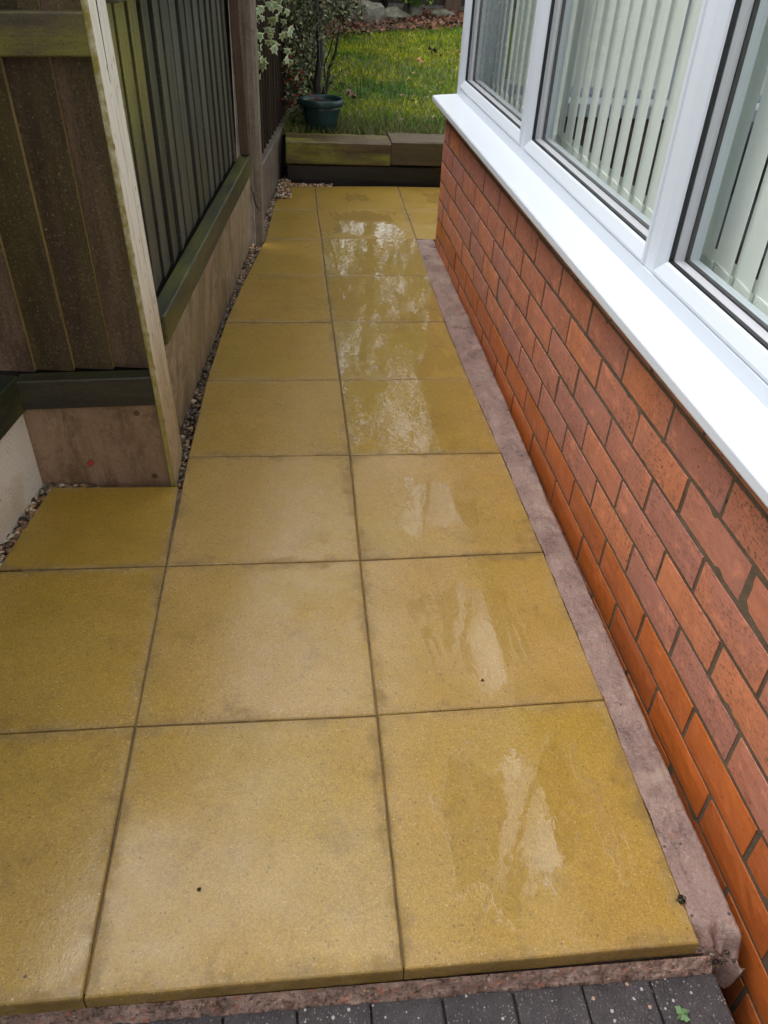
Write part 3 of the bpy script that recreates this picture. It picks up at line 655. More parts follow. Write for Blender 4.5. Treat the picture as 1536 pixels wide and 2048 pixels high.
def make_blind(label, ya, yb, th, x=.655, vis=True, rotz=0, loc=None):
    bd = empty('vertical_blind', (x, ya, .625), (0, 0, 0)); tag(bd, label, 'blind', 'vertical blinds along the path windows')
    n = int((yb - ya) / .0815)
    rr = random.Random(int(ya * 100) + 5)
    for i in range(n + 1):
        o = new_obj('slat', slat_me, bd); a = math.radians(th + rr.uniform(-2.5, 2.5)); yy = (yb - ya) - .012 - i * .0815
        o.location = (0, yy, 0.002); o.rotation_euler = (0, rr.uniform(-.003, .003), -a)
        o2 = new_obj('slat_weight', wt_me, o); o2.location = (0.004, 0, .0)
        if i < n:
            c = new_obj('bead_chain', ch_me, bd); c.location = (-.006, yy - .0408, .0); c.rotation_euler = (0, 0, 0)
    MB().box(-.02, .03, 0, yb - ya, 1.045, 1.085).build('head_rail', bd, M['upvc'])
    return bd
for l, a, b, th in BL: make_blind(l, a, b, th)
make_blind('cream vertical blind in the window pane beside the photographer, out of the frame', -1.05, -.1, 6)
# blinds of the far end windows
for k, (a, b) in enumerate(((.70, 1.42), (1.5, 2.25))):
    bd = empty('vertical_blind', (a, 2.90, .66)); tag(bd, ['cream vertical blind in the far end window, half hidden behind the path window', 'cream vertical blind in the far end window, deeper inside the room'][k], 'blind', 'vertical blinds in the far end windows')
    for i in range(int((b - a) / .0815)):
        o = new_obj('slat', slat_me, bd); o.location = (.04 + i * .0815, 0, 0); o.rotation_euler = (0, 0, math.radians(90 - 52))

# ------------------------------------------------------------------ fences
def board(w, t_near, t_far, h, z0, name, parent, mat, loc, rotz=0, curve=True):
    """feather edged board running up z: width along +y of its own axes, thickness along +x"""
    mb = MB(); mb.loft([[(0, 0, z), (t_near, 0, z), (t_far, w, z), (0, w, z)] for z in (z0, h)])
    o = mb.build(name, parent, mat, bevel=.0016); o.location = loc; o.rotation_euler = (0, 0, rotz); return o

# near post (white)
p1 = empty('fence_post', (-.433, 1.19, 0), (0, -.043, 0)); tag(p1, 'tall whitish concrete post with flaking face at the fence corner', 'post')
pr = [(-.0125, .0), (-.006, .0), (0, .008), (0, .165), (-.012, .178), (-.095, .178), (-.095, .072), (-.0125, .072)]
cp = MB().loft([[(x, y, z) for x, y in pr] for z in np.linspace(-.25, 1.58, 12)]).build('post_shaft', p1, M['post_white'], bevel=.002)
# cross panel facing the camera
fp = empty('fence', (-.44, 1.205, 0), (0, -.035, .0)); tag(fp, 'short dark brown board fence panel facing the camera beside the white post', 'fence')
MB().box(-.318, -.0075, .003, .05, -.09, .214).build('gravel_board', fp, M['gboard_brown'], bevel=.003)
for bx_, bz in ((-.043, .012), (-.058, .190)):
    mb = MB(); mb.loft([[(bx_ + r * math.cos(a), y, bz + r * math.sin(a)) for a in [k * math.pi / 5 for k in range(10)]] for r, y in ((.0075, .004), (.0075, .0015), (.006, .0005))]); mb.build('bolt', fp, M['rust'])
MB().box(-.306, -.0075, -.014, .030, .217, .289).build('rail', fp, M['wood_rail'], bevel=.003)
MB().box(-.42, -.0075, -.012, .028, .926, .996).build('rail', fp, M['wood_rail_moss'], bevel=.003)
MB().box(-.42, -.0075, -.012, .028, 1.38, 1.45).build('rail', fp, M['wood_rail_moss'], bevel=.003)
for i, x in enumerate((-.0075, -.0975, -.185, -.2720, -.359, -.446)):
    mb = MB(); w = .094
    mb.loft([[(x, .050, z), (x, .0290 + .003 * (i % 2), z), (x - w, .047, z), (x - w, .052, z)] for z in (.289, 1.48)]); o = mb.build('board', fp, M['wood_dark'], bevel=.0014)
MB().box(-.55, 0, .0535, .058, .25, 1.48).build('gap_shade_sheet', fp, M['dark'])
# left fence running towards the camera
ang = math.atan(.15)
fl = empty('fence', (-.752, 1.21, 0), (0, -.03, -ang)); tag(fl, 'green-black timber fence above a whitish stained concrete board at the left edge', 'fence')
MB().box(-.05, .0, -3.4, -.004, -.09, .196).build('gravel_board', fl, M['gboard_white'], bevel=.006, seg=2)
MB().box(-.045, .010, -3.4, -.002, .199, .286).build('rail', fl, M['wood_midrail'], bevel=.003)
for i in range(30):
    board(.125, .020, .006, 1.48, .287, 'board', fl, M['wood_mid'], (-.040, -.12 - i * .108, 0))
MB().box(-.0455, -.0405, -3.4, -.0, .27, 1.48).build('gap_shade_sheet', fl, M['dark'])
# middle fence
ang2 = -math.atan(.091)
fm = empty('fence', (fence2x(1.365), 1.365, 0), (0, -.022, ang2)); tag(fm, 'middle run of weathered green-grey upright boards between the two concrete posts', 'fence')
LM = 1.665
gb_ = MB().box(-.055, 0, .006, LM - .03, -.09, .284); gb_.v = [(x - .026 * (.284 - z) / .30, y, z) for x, y, z in gb_.v]
gb_.build('gravel_board', fm, M['gboard_grey'], bevel=.004)
MB().box(-.040, .003, .004, LM, .286, .360).build('rail', fm, M['wood_midrail'], bevel=.003)
MB().box(-.040, .003, .004, LM, .995, 1.065).build('rail', fm, M['wood_midrail'], bevel=.003)
MB().box(-.040, .003, .004, LM, 1.38, 1.45).build('rail', fm, M['wood_midrail'], bevel=.003)
nbm = 15; pit = (LM - .06) / nbm
for i in range(nbm):
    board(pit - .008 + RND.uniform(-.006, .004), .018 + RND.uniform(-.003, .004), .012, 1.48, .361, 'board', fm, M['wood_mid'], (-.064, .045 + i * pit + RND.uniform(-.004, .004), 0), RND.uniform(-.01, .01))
MB().box(-.075, -.067, .0, LM, .30, 1.48).build('gap_shade_sheet', fm, M['dark'])
MB().box(-.032, .004, LM - .045, LM - .010, .363, 1.48).build('batten', fm, M['wood_batten'], bevel=.003)
# second post
p2 = empty('fence_post', (-.287, 3.03, 0)); tag(p2, 'slim grey concrete post with ivy beside it, farther along the path', 'post')
pr = [(0, 0), (.020, 0), (.034, .012), (.040, .09), (.0, .105), (-.06, .105), (-.06, .03), (-.0, .02)]
MB().loft([[(x, y, z) for x, y in pr] for z in (-.2, .9, 1.58)]).build('post_shaft', p2, M['post_grey'], bevel=.002)
tw = MB().tube([(-.012, -.006, .24), (.002, -.008, .20), (.006, -.007, .165), (.018, -.006, .145), (.028, -.006, .135)], [.002, .004, .004, .003, .0015], 6); tw.build('cable_stub', p2, M['bark'], smooth=True)
# far fence
f3 = empty('fence', (fence3x(3.14), 3.14, 0), (0, 0, -math.atan(.11))); tag(f3, 'far run of dark brown slatted fence behind the ivy and shrub', 'fence')
MB().box(-.05, 0, .0, 6.9, -.09, .222).build('gravel_board', f3, M['gboard_far'], bevel=.004)
for i in range(68):
    board(.082, .022, .012, 1.48, .223, 'slat', f3, M['wood_far'], (-.045, .012 + i * .101, 0), RND.uniform(-.02, .02))
MB().box(-.095, -.065, .0, 6.9, .30, .37).build('rail', f3, M['wood_far']); MB().box(-.095, -.065, .0, 6.9, 1.36, 1.43).build('rail', f3, M['wood_far'])
MB().box(-.103, -.097, .0, 6.9, .0, 1.48).build('gap_shade_sheet', f3, M['dark'])
# back fence
fb = empty('fence', (-.8, 10.4, .25)); tag(fb, 'dark boundary fence across the far end of the lawn', 'fence')
MB().box(0, 9, .0, .05, .075, .125).build('rail', fb, m_concrete('rail_grey', (.14, .13, .12), (.2, .19, .17), (.07, .06, .05), .7))
for i in range(45): MB().box(i * .2, i * .2 + .19, .052, .07, -.15, 1.75).build('board', fb, M['wood_far'])
MB().box(2.50, 2.68, -.05, .045, -.2, 1.85).build('post', fb, M['wood_batten'])
MB().box(-.1, 9, .0705, .078, -.15, 1.7).build('gap_shade_sheet', fb, M['dark'])

# ------------------------------------------------------------------ sleepers
def sleeper(x0, x1, y0, y1, z0, z1, mat, label, rz=0):
    cx, cy = (x0 + x1) / 2, (y0 + y1) / 2; n = 14; rings = []
    for k in range(n + 1):
        x = x0 + (x1 - x0) * k / n - cx; d = lambda s: .0018 * math.sin(k * 1.7 + s * 2.3)
        e = .006; hy, hz = (y1 - y0) / 2, (z1 - z0) / 2
        rings.append([(x, -hy + d(1), -hz + e), (x, -hy + e, -hz), (x, hy - e, -hz), (x, hy, -hz + e), (x, hy + d(2), hz - e), (x, hy - e, hz + d(3)), (x, -hy + e, hz + d(4)), (x, -hy + d(5), hz - e)])
    o = MB().loft(rings).build('sleeper', None, mat); o.location = (cx, cy, (z0 + z1) / 2); o.rotation_euler = (0, 0, rz); return tag(o, label, 'sleeper', 'timber sleepers edging the lawn')
sleeper(-.150, .399, 4.018, 4.225, .092, .205, M['sleeper'], 'upper left timber sleeper with yellow-green algae on its face, pot standing on it')
sleeper(.402, 1.9, 4.024, 4.250, .096, .215, M['sleeper_top'], 'upper right timber sleeper, browner and cleaner, ending behind the brick corner', .002)
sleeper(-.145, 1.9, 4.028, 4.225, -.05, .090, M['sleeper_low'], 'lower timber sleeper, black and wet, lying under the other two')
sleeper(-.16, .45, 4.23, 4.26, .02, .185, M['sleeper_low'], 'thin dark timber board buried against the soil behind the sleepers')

# ------------------------------------------------------------------ leaves helper
def leaf_cloud(pos, nrm, size, cols, aspect=.55, bend=.25):
    """kite shaped two-quad leaves; returns verts, idx, cols"""
    n = len(pos); nrm = nrm / np.linalg.norm(nrm, axis=1, keepdims=True)
    up = NR.normal(size=(n, 3)); a = np.cross(nrm, up); a /= np.linalg.norm(a, axis=1, keepdims=True); b = np.cross(nrm, a)
    s = size[:, None]; V = np.empty((n, 4, 3))
    V[:, 0] = pos - a * s * .5; V[:, 1] = pos - b * s * aspect * .5 - nrm * s * bend * .4 ; V[:, 2] = pos + a * s * .5; V[:, 3] = pos + b * s * aspect * .5 - nrm * s * bend * .4
    V[:, 0] += nrm * s * .05
    idx = (np.arange(n)[:, None] * 4 + np.array([0, 1, 2, 0, 2, 3])).ravel(); return V.reshape(-1, 3), idx, np.repeat(cols, 2, axis=0)
def pal_pick(n, pal, jit=.25):
    pal = np.array(pal); return pal[NR.integers(len(pal), size=n)] * NR.uniform(1 - jit, 1 + jit, (n, 1))

# ------------------------------------------------------------------ grass
n = 70000
gx = NR.uniform(-.3, 2.6, n); gy = 4.235 + (9.2 - 4.235) * NR.random(n) ** 1.25
keep = gx < .75 + (gy - 4.2) * .33; gx, gy = gx[keep], gy[keep]; n = len(gx)
gz = lawn_z(gx, gy); h = NR.uniform(.018, .042, n) * np.where(gy < 4.6, 1.35, .85); lean = NR.normal(size=(n, 2)) * h[:, None] * .55; aa = NR.uniform(0, 3.14, n); w = NR.uniform(.0016, .0032, n) * (1 + (gy - 4.2) * .22)
V = np.empty((n, 3, 3)); V[:, 0] = np.stack([gx - w * np.cos(aa), gy - w * np.sin(aa), gz - .004], -1); V[:, 1] = np.stack([gx + w * np.cos(aa), gy + w * np.sin(aa), gz - .004], -1); V[:, 2] = np.stack([gx + lean[:, 0], gy + lean[:, 1], gz + h], -1)
pt = vnoise(gx * 2.2, gy * 1.6, 40) * .6 + vnoise(gx * 9, gy * 9, 41) * .4; tone = np.clip((pt - .3) * 2.4, 0, 1)[:, None]
cg = np.array([.085, .25, .02]) * (1 - tone) + np.array([.42, .48, .02]) * tone
nearm = np.clip((4.75 - gy) / .45, 0, 1)[:, None]; cg = cg * (1 - nearm * .6) + np.array([.16, .17, .06]) * nearm * .6
dead = NR.random(n) < .14 + .25 * nearm[:, 0]; cg[dead] = np.array([.24, .19, .08]); cg *= NR.uniform(.45, 1.3, (n, 1))
tag(fast_mesh('grass', V.reshape(-1, 3), 3, np.arange(3 * n), cg, None, M['grass']), 'damp green grass growing on the raised lawn', kind='stuff')

# leaf litter at the back of the lawn
n = 3600; lx = NR.uniform(.2, 2.1, n); ly = 8.3 + (lx - .4) * .75 + NR.uniform(-.25, 1.4, n) ; lz = lawn_z(lx, ly) + NR.uniform(.005, .05, n)
nr = NR.normal(size=(n, 3)) * .5 + np.array([0, -.25, 1]); V, I, C = leaf_cloud(np.stack([lx, ly, lz], -1), nr, NR.uniform(.025, .06, n), pal_pick(n, [(.13, .030, .016), (.20, .045, .022), (.22, .11, .06), (.07, .028, .012), (.17, .08, .02), (.05, .02, .012), (.10, .04, .02)]), .75)
tag(fast_mesh('leaf_litter', V, 3, I, C, None, M['litter']), 'band of fallen red-brown leaves at the back edge of the lawn', kind='stuff')
n = 260; lx = NR.uniform(-.1, 1.9, n); ly = NR.uniform(4.35, 8.3, n); lz = lawn_z(lx, ly) + .02
nr = NR.normal(size=(n, 3)) * .4 + np.array([0, 0, 1]); V, I, C = leaf_cloud(np.stack([lx, ly, lz], -1), nr, NR.uniform(.014, .038, n), pal_pick(n, [(.20, .08, .03), (.26, .13, .05), (.12, .05, .03), (.30, .24, .07)]), .7)
tag(fast_mesh('leaf_scatter', V, 3, I, C, None, M['litter']), 'small brown and yellow leaves scattered over the lawn', kind='stuff')

def lobed_leaf(name, r, col, loc, rot, label, cat='leaf', lobes=5, group=None, curl=.25):
    N = lobes * 4; V = [(0, 0, 0)]; 
    for k in range(N):
        a = 2 * math.pi * k / N; rr = r * (1.0 if k % 4 == 0 else .80 if k % 2 else .66) * RND.uniform(.88, 1.1)
        V.append((rr * math.cos(a), rr * math.sin(a), curl * r * RND.uniform(-.4, 1) * (rr / r)))
    mb = MB(); mb.v = V; mb.f = [(0, k + 1, (k + 1) % N + 1) for k in range(N)]
    ml = NT('leaf_' + cat); p = ml.tex(off=False); ml.set(Base_Color=ml.mix(ml.mr(ml.noise(p, 80, 3), .35, .7, 0, .5), col, tuple(x * .5 for x in col)), Roughness=.45)
    o = mb.build(name, None, ml.m); o.location = loc; o.rotation_euler = rot
    st = MB().tube([(-r * .4, 0, .001), (-r * 1.25, r * .1, .004)], [.0012, .0007], 5).build('leaf_stalk', o, ml.m)
    return tag(o, label, cat, group)
lobed_leaf('fallen_leaf', .0125, (.15, .26, .12), (.378, -.0665, -.0455), (.12, .15, .6), 'small pale green leaf lying on a charcoal block at the bottom right', lobes=4, curl=.5)
lobed_leaf('fallen_leaf', .009, (.38, .03, .02), (-.629, 1.198, .056), (1.5, .2, .3), 'tiny red leaf stuck to the brown concrete board under the short fence panel', lobes=4)
lobed_leaf('fallen_leaf', .045, (.22, .11, .08), (.262, 5.18, .245), (.5, .3, .9), 'curled dull brown leaf on the grass just right of the potted shrub', lobes=5, curl=.7)
lobed_leaf('fallen_leaf', .035, (.42, .34, .20), (.655, 5.10, .235), (.3, .1, 2.0), 'pale tan leaf on the near lawn, below the middle of the grass', lobes=5)
lobed_leaf('fallen_leaf', .04, (.38, .13, .03), (.90, 6.6, .275), (.2, .3, .2), 'orange leaf lying in the yellowish centre of the lawn', lobes=5)
lobed_leaf('fallen_leaf', .05, (.05, .03, .02), (1.08, 7.2, .285), (.3, .1, 1.2), 'dark curled leaf on the far right part of the lawn', lobes=5, curl=.8)
lobed_leaf('fallen_leaf', .045, (.34, .08, .03), (1.30, 7.1, .285), (.2, .2, 3.), 'rust red leaf on the far right lawn close to the window frame', lobes=5)
def clump(loc, r, label):
    n = 90; d = NR.normal(size=(n, 3)); d /= np.linalg.norm(d, axis=1, keepdims=True); pos = d * r * NR.uniform(.4, 1, (n, 1)) * (1, 1, .5) + np.array([0, 0, r * .3])
    V, I, C = leaf_cloud(pos, d, NR.uniform(.003, .006, n) * r / .008, pal_pick(n, [(.01, .012, .006), (.02, .025, .008)]), .5)
    o = fast_mesh('moss_clump', V, 3, I, C, None, M['leaf']); o.location = loc; tag(o, label, 'moss')
clump((.418, .066, .0), .0085, 'small black clump of moss on the right edge of the nearest right slab')
clump((-.288, .135, .0), .0035, 'tiny dark moss speck on the nearest middle slab')
clump((.207, .507, .0), .0035, 'tiny black speck on the second right slab near its front joint')
# stones in the broken end of the mortar strip
pts = [(NR.uniform(.43, .485), NR.uniform(-.012, .02), -.034 + NR.uniform(-.014, .008), NR.choice([.10, .14, .2, .3, .55])) for _ in range(45)]
pebbles('crumbled_mortar', pts, 'crumbled stones and mortar at the broken corner beside the wall', .0012, .0045)

# ------------------------------------------------------------------ pot with hanger wires
pot = empty('plant_pot', (.045, 4.335, .207), (0, 0, 0)); tag(pot, 'dark green plastic hanging basket pot standing on the left sleeper', 'pot')
def lathe(prof, n=36): 
    return MB().loft([[(r * math.cos(2 * math.pi * k / n), r * math.sin(2 * math.pi * k / n), z) for k in range(n)] for r, z in prof], cap=True)
lathe([(.078, 0), (.084, .004), (.092, .05), (.103, .10), (.108, .128), (.103, .128), (.098, .10)]).build('pot_body', pot, M['pot'], smooth=True)
lathe([(.1085, .118), (.118, .120), (.121, .126), (.121, .148), (.118, .152), (.110, .152), (.104, .142), (.104, .120)]).build('pot_rim', pot, M['pot'], smooth=True)
lathe([(.0, .125), (.1035, .128), (.1035, .124)]).build('potting_soil', pot, M['soil'])
for (x, y) in ((.02, -.119), (-.105, .05), (.10, .06)):
    MB().tube([(x, y, .142), (x * .7, y * .7, .22), (x * .25 - .015, y * .25, .33), (-.02, 0, .62), (-.02, 0, .80)], .0012, 6).build('hanger_wire', pot, M['wire'], smooth=True)

# ------------------------------------------------------------------ shrub with red berries behind the pot
def limb(mb, p0, p1, r0, r1, wob=.03, n=6):
    p0, p1 = Vector(p0), Vector(p1); pts = []
    for k in range(n + 1):
        s = k / n; pts.append(p0.lerp(p1, s) + Vector((RND.uniform(-1, 1), RND.uniform(-1, 1), RND.uniform(-.4, .4))) * wob * math.sin(s * math.pi + .2 * (k > 0)) * (k > 0))
    mb.tube(pts, [r0 + (r1 - r0) * k / n for k in range(n + 1)], 7); return pts
sh = empty('shrub', (.03, 4.50, .19)); tag(sh, 'dark stemmed shrub with small variegated leaves and red berries behind the green pot', 'shrub')
mb = MB(); limb(mb, (.0, .0, -.05), (.02, .02, .75), .024, .014, .015); limb(mb, (.02, .02, .7), (.05, .05, 1.5), .014, .006, .03); mb.build('trunk', sh, M['bark'], smooth=True)
for a, b, r in (((.01, 0, .05), (.13, .03, .52), .012), ((.13, .03, .5), (.24, .05, .95), .008), ((.0, 0, .05), (-.09, -.02, .42), .008), ((-.02, 0, .1), (-.06, .02, .70), .007), ((.02, 0, .15), (.10, -.03, .60), .005), ((.0, 0, .6), (-.12, .05, 1.2), .007), ((.02, 0, .7), (.22, .1, 1.4), .007)):
    mb = MB(); limb(mb, a, b, r, r * .45, .02); mb.build('stem', sh, M['bark'], smooth=True)
P, Nn, Sz, Cc = [], [], [], []
def blob(c, rad, n, s0, s1, pal):
    d = NR.normal(size=(n, 3)); d /= np.linalg.norm(d, axis=1, keepdims=True); P.append(np.array(c) + d * np.array(rad) * NR.uniform(.25, 1, (n, 1)) ** .6); Nn.append(d * .6 + NR.normal(size=(n, 3)) * .6 + (0, -.4, .4)); Sz.append(NR.uniform(s0, s1, n)); Cc.append(pal_pick(n, pal))
vari = [(.04, .07, .025), (.09, .13, .05), (.26, .28, .14), (.38, .40, .22), (.05, .09, .03), (.14, .17, .06)]
for c, r, n in (((-.02, -.02, .78), (.17, .12, .16), 420), ((.14, .0, .72), (.16, .12, .14), 420), ((.2, .05, .60), (.10, .10, .09), 160), ((-.12, .0, .55), (.08, .10, .20), 340), ((.02, .1, 1.1), (.3, .2, .3), 700), ((-.13, -.08, .22), (.07, .08, .20), 420), ((-.09, -.05, .05), (.06, .06, .08), 150), ((.0, .25, .45), (.10, .10, .25), 260), ((.11, -.01, .25), (.07, .05, .12), 60)):
    blob(c, r, n, .012, .030, vari + ([(.30, .05, .02)] if n < 430 else []))
for c, r, n in (((.0, -.06, .62), (.22, .10, .22), 900), ((.12, -.02, .80), (.20, .12, .18), 700), ((-.10, -.04, .40), (.10, .10, .18), 500), ((-.04, .12, .28), (.12, .08, .25), 500)): blob(c, r, n, .014, .030, vari)
V, I, C = leaf_cloud(np.concatenate(P), np.concatenate(Nn), np.concatenate(Sz), np.concatenate(Cc), .55)
tag(fast_mesh('foliage', V, 3, I, C, sh, M['leaf']), kind='stuff')
mb = MB()
for _ in range(75):
    c = RND.choice([(-.15, -.10, .24, .07, .15), (-.14, -.11, .30, .05, .10), (.10, -.05, .74, .14, .08), (-.04, -.10, .12, .05, .05)]); x, y, z = c[0] + RND.uniform(-1, 1) * c[3], c[1] + RND.uniform(-.06, .04), c[2] + RND.uniform(-1, 1) * c[4]; r = RND.uniform(.0045, .008)
    b = len(mb.v); mb.v += [(x + dx * r, y + dy * r, z + dz * r) for dx, dy, dz in ((1, 0, 0), (0, 1, 0), (-1, 0, 0), (0, -1, 0), (0, 0, 1), (0, 0, -1))]; mb.f += [tuple(b + i for i in f) for f in ((0, 1, 4), (1, 2, 4), (2, 3, 4), (3, 0, 4), (1, 0, 5), (2, 1, 5), (3, 2, 5), (0, 3, 5))]
tag(mb.build('berries', sh, M['berry'], smooth=True), kind='stuff')
# dark evergreen mass behind it along the fence
ev = empty('evergreen_bush', (-.12, 5.4, .2)); tag(ev, 'dense dark ivy-like bush along the far fence behind the berried shrub', 'bush')
mb = MB(); 
for k in range(7): limb(mb, (RND.uniform(-.05, .1), k * .5 - .7, -.05), (RND.uniform(-.1, .2), k * .5 - .7 + RND.uniform(-.2, .2), 1.6), .016, .006, .05)
mb.build('trunk', ev, M['bark'], smooth=True)
P, Nn, Sz, Cc = [], [], [], []
for k in range(16): blob((.04 + .02 * k * .3 + RND.uniform(-.05, .08), -.75 + k * .27, RND.uniform(.3, 1.4)), (.17, .28, .42), 330, .025, .055, [(.015, .03, .012), (.03, .055, .02), (.05, .085, .03), (.16, .17, .09), (.02, .025, .012)])
V, I, C = leaf_cloud(np.concatenate(P), np.concatenate(Nn), np.concatenate(Sz), np.concatenate(Cc), .7)
tag(fast_mesh('foliage', V, 3, I, C, ev, M['leaf']), kind='stuff')

# ------------------------------------------------------------------ ivy hanging by the second post: each leaf its own part
iv = empty('ivy', (-.25, 3.22, .6)); tag(iv, 'variegated cream-edged ivy hanging over the far fence beside the grey post', 'ivy')
def ivy_mesh(col, edge, seed):
    rr = random.Random(seed); out = [(0, .0), (.28, .10), (.55, .02), (.38, .32), (.50, .62), (.20, .58), (0, 1.0), (-.20, .58), (-.50, .62), (-.38, .32), (-.55, .02), (-.28, .10)]
    V = [(x * rr.uniform(.9, 1.1), -.05 * rr.random() + .10 * abs(x), -y * rr.uniform(.94, 1.06)) for x, y in out]; inner = [(x * .62, -.02 - .03, -(y * .62 + .16)) for x, y in out]; n = len(out)
    me = bpy.data.meshes.new('ivy_leaf'); me.from_pydata(V + inner, [], [(i, (i + 1) % n, n + (i + 1) % n, n + i) for i in range(n)] + [tuple(n + i for i in range(n))])
    me.materials.append(edge); me.materials.append(col); me.polygons.foreach_set('material_index', [0] * n + [1]); return me
def m_ivy(name, a, b):
    t = NT(name); p = t.tex(); return t.set(Base_Color=t.mix(t.mr(t.noise(p, 9, 4, .6), .38, .66), a, b), Roughness=.35)
ivyc = m_ivy('ivy_green', (.10, .19, .06), (.28, .36, .22)); ivye = m_ivy('ivy_cream', (.52, .55, .32), (.34, .43, .20))
ims = [ivy_mesh(ivyc, ivye, s) for s in range(5)]
for k in range(120):
    t = RND.random(); strand = RND.choice([(-.012, .0, .055, .45), (.045, .12, .05, .30), (.02, .06, .04, .26), (.07, .3, .28, .24)])
    z = strand[3] - .42 * RND.random() ** 1.2 * (1 if strand[0] < 0 else .62) + .05
    if strand[0] < 0: z = .62 - RND.random() * .60
    elif k % 2: z = .27 + RND.random() * .6
    o = new_obj('ivy_leaf', ims[k % 5], iv); s = RND.uniform(.024, .045); o.scale = (s, s, s)
    yy = strand[1] + RND.uniform(-.04, .05); o.location = (strand[0] + .11 * yy + RND.uniform(-.014, .022) + .012, yy, z); o.rotation_euler = (RND.uniform(-.5, .5), RND.uniform(-.5, .5), RND.uniform(-.2, 1.2))
mb = MB()
for (x, y) in ((.0, -.01), (.05, .1), (.07, .25)): limb(mb, (x, y, 1.2), (x + .01, y, .03 if x == 0 else .28), .004, .002, .012)
mb.build('vine_stem', iv, M['bark'], smooth=True)

# ------------------------------------------------------------------ rocks
def rock(loc, sx, sy, sz, label, seed):
    bm = bmesh.new(); bmesh.ops.create_icosphere(bm, subdivisions=3, radius=1); rr = random.Random(seed); ph = [rr.uniform(0, 6) for _ in range(6)]
    for v in bm.verts:
        c = v.co; k = 1 + .16 * math.sin(3 * c.x + ph[0]) * math.sin(3 * c.y + ph[1]) + .10 * math.sin(7 * c.z + ph[2]) + .07 * math.sin(9 * c.x + ph[3]) + rr.uniform(-.03, .03); v.co = Vector((c.x * sx, c.y * sy, max(c.z, -.4) * sz)) * k
    me = bpy.data.meshes.new('rock'); bm.to_mesh(me); bm.free(); o = new_obj('rock', me, None, M['rock']); o.location = loc; tag(o, label, 'rock', 'rocks along the back of the lawn')
rock((.66, 9.2, .30), .22, .16, .22, 'large mossy rock at the back left of the lawn, behind the shrub', 1)
rock((1.02, 9.55, .30), .17, .13, .10, 'low lichen-spotted rock left of the pointed one at the back of the lawn', 2)
rock((1.24, 9.75, .30), .11, .10, .20, 'upright pointed rock at the back of the lawn', 3)
rock((1.60, 9.95, .30), .17, .10, .07, 'flat pale rock at the back right, under the fence rail', 4)

# bright green bush hanging at the back
gb = empty('leafy_bush', (1.1, 9.9, .3)); tag(gb, 'bush with fresh bright green leaves hanging before the back fence', 'bush')
mb = MB(); limb(mb, (-.15, .2, -.05), (-.1, .1, 1.5), .05, .02, .05); limb(mb, (-.1, .1, .8), (.3, -.1, 1.5), .02, .01, .05); limb(mb, (-.1, .1, .7), (-.5, -.1, 1.4), .02, .01, .05); mb.build('trunk', gb, M['bark'], smooth=True)
P, Nn, Sz, Cc = [], [], [], []
for c in ((-.45, -.15, .45), (-.2, -.2, .38), (.05, -.3, .30), (.22, -.3, .28), (-.3, 0, .8), (.1, 0, .85), (.5, 0, 1.0), (-.7, 0, .9)): blob(c, (.2, .15, .17), 260, .04, .08, [(.10, .22, .03), (.16, .30, .04), (.05, .12, .02), (.22, .34, .06)])
V, I, C = leaf_cloud(np.concatenate(P), np.concatenate(Nn), np.concatenate(Sz), np.concatenate(Cc), .7)
tag(fast_mesh('foliage', V, 3, I, C, gb, M['leaf']), kind='stuff')

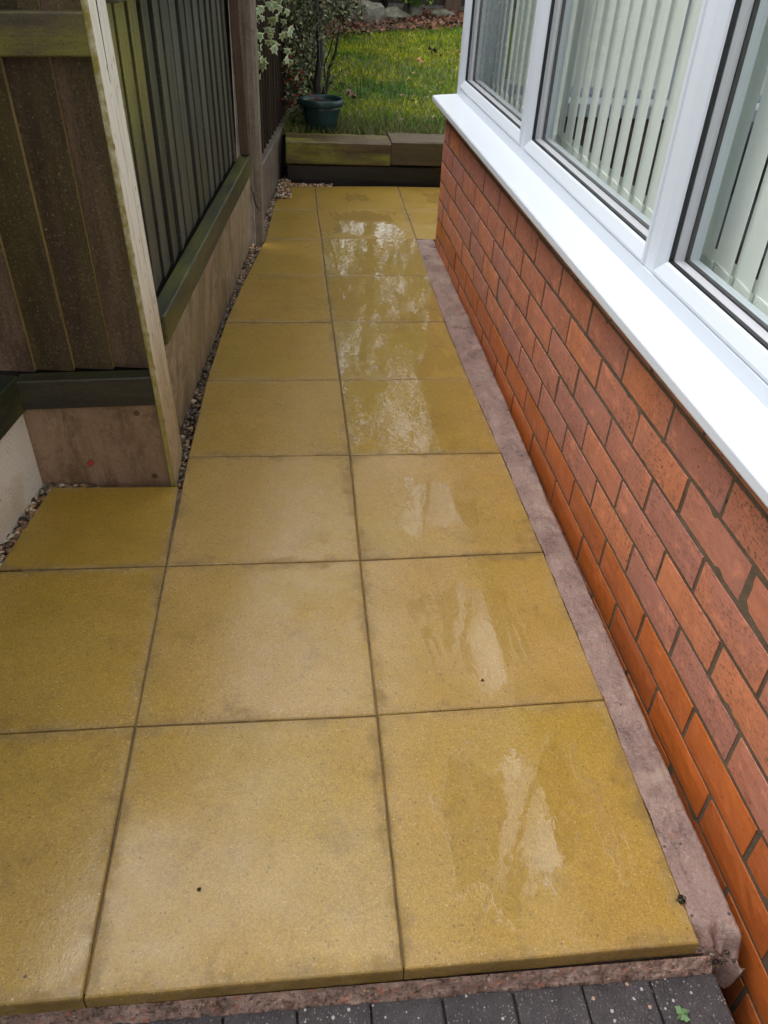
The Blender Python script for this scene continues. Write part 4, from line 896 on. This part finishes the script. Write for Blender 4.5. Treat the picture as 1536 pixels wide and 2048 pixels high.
# ------------------------------------------------------------------ trees beyond the fences (they show in the wet slabs)
def tree(loc, h, r, nl, label, pal, sparse=.5, ls=(.08, .16), seed=0, base=.25):
    global RND
    RND = random.Random(seed + 50)
    t = empty('tree', loc); tag(t, label, 'tree', 'trees beyond the garden fences')
    mb = MB(); tips = []
    tr = limb(mb, (0, 0, -.3), (RND.uniform(-.3, .3), RND.uniform(-.3, .3), h * .92), .012 * h + .03, .02, .12, 10)
    for k in range(26):
        s = RND.uniform(base, .95); p = tr[min(10, int(s * 10))]; a = RND.uniform(0, 6.28); L = r * (1.1 - .6 * s) * RND.uniform(.6, 1.1); q = p + Vector((math.cos(a) * L, math.sin(a) * L, L * RND.uniform(.2, .8)))
        pts = limb(mb, p, q, .03 * (1.1 - s) + .012, .006, .10, 6); tips += pts[2:]
        for _ in range(3):
            p2 = RND.choice(pts[2:]); q2 = p2 + Vector((RND.uniform(-1, 1), RND.uniform(-1, 1), RND.uniform(-.2, .9))) * L * .4; tips += limb(mb, p2, q2, .010, .003, .05, 4)[1:]
    mb.build('trunk', t, M['bark'], smooth=True)
    T_ = np.array([tuple(p) for p in tips]); sel = T_[NR.integers(len(T_), size=nl)]; pos = sel + NR.normal(size=(nl, 3)) * sparse * .3 * np.array([1, 1, .8])
    V, I, C = leaf_cloud(pos, NR.normal(size=(nl, 3)) + (0, 0, .5), NR.uniform(*ls, nl), pal_pick(nl, pal), .6)
    fast_mesh('crown', V, 3, I, C, t, M['tleaf'])
yg = [(.24, .28, .03), (.38, .38, .05), (.14, .18, .03), (.46, .42, .06)]
dg = [(.02, .04, .015), (.04, .07, .02), (.06, .09, .03)]
br = [(.14, .10, .03), (.10, .08, .03), (.20, .16, .05), (.08, .09, .03)]
tree((.1, 11.8, .2), 7.8, 2.4, 4600, 'yellow-green tree standing straight beyond the back fence', yg, 1.1, (.09, .19), 1, .08)
tree((2.6, 12.6, .2), 7.6, 2.4, 6000, 'loose olive green tree to the right beyond the back fence', yg, 1.1, (.09, .19), 2, .08)
tree((-2.4, 12.2, .2), 6.6, 2.2, 14000, 'dark green tree to the left beyond the back fence', dg, .9, (.08, .18), 3, .08)
tree((1.3, 15.5, .2), 11.5, 2.6, 5000, 'tall thin autumn tree rising behind the others beyond the lawn', br, 1.0, (.08, .16), 4, .2)
tree((-5.4, 9.5, .2), 6.5, 2.6, 12000, 'wide brownish tree in the neighbouring garden to the left', br, .9, (.09, .18), 5, .08)
tree((6.2, 12.0, .2), 7.5, 2.8, 13000, 'broad green tree far right beyond the lawn', dg, .9, (.09, .18), 6, .08)
tree((-.8, 15.8, .2), 8.4, 2.4, 6000, 'tall thin yellowing tree behind the left trees', yg, 1.0, (.08, .18), 7, .1)
print('bricks', nb)
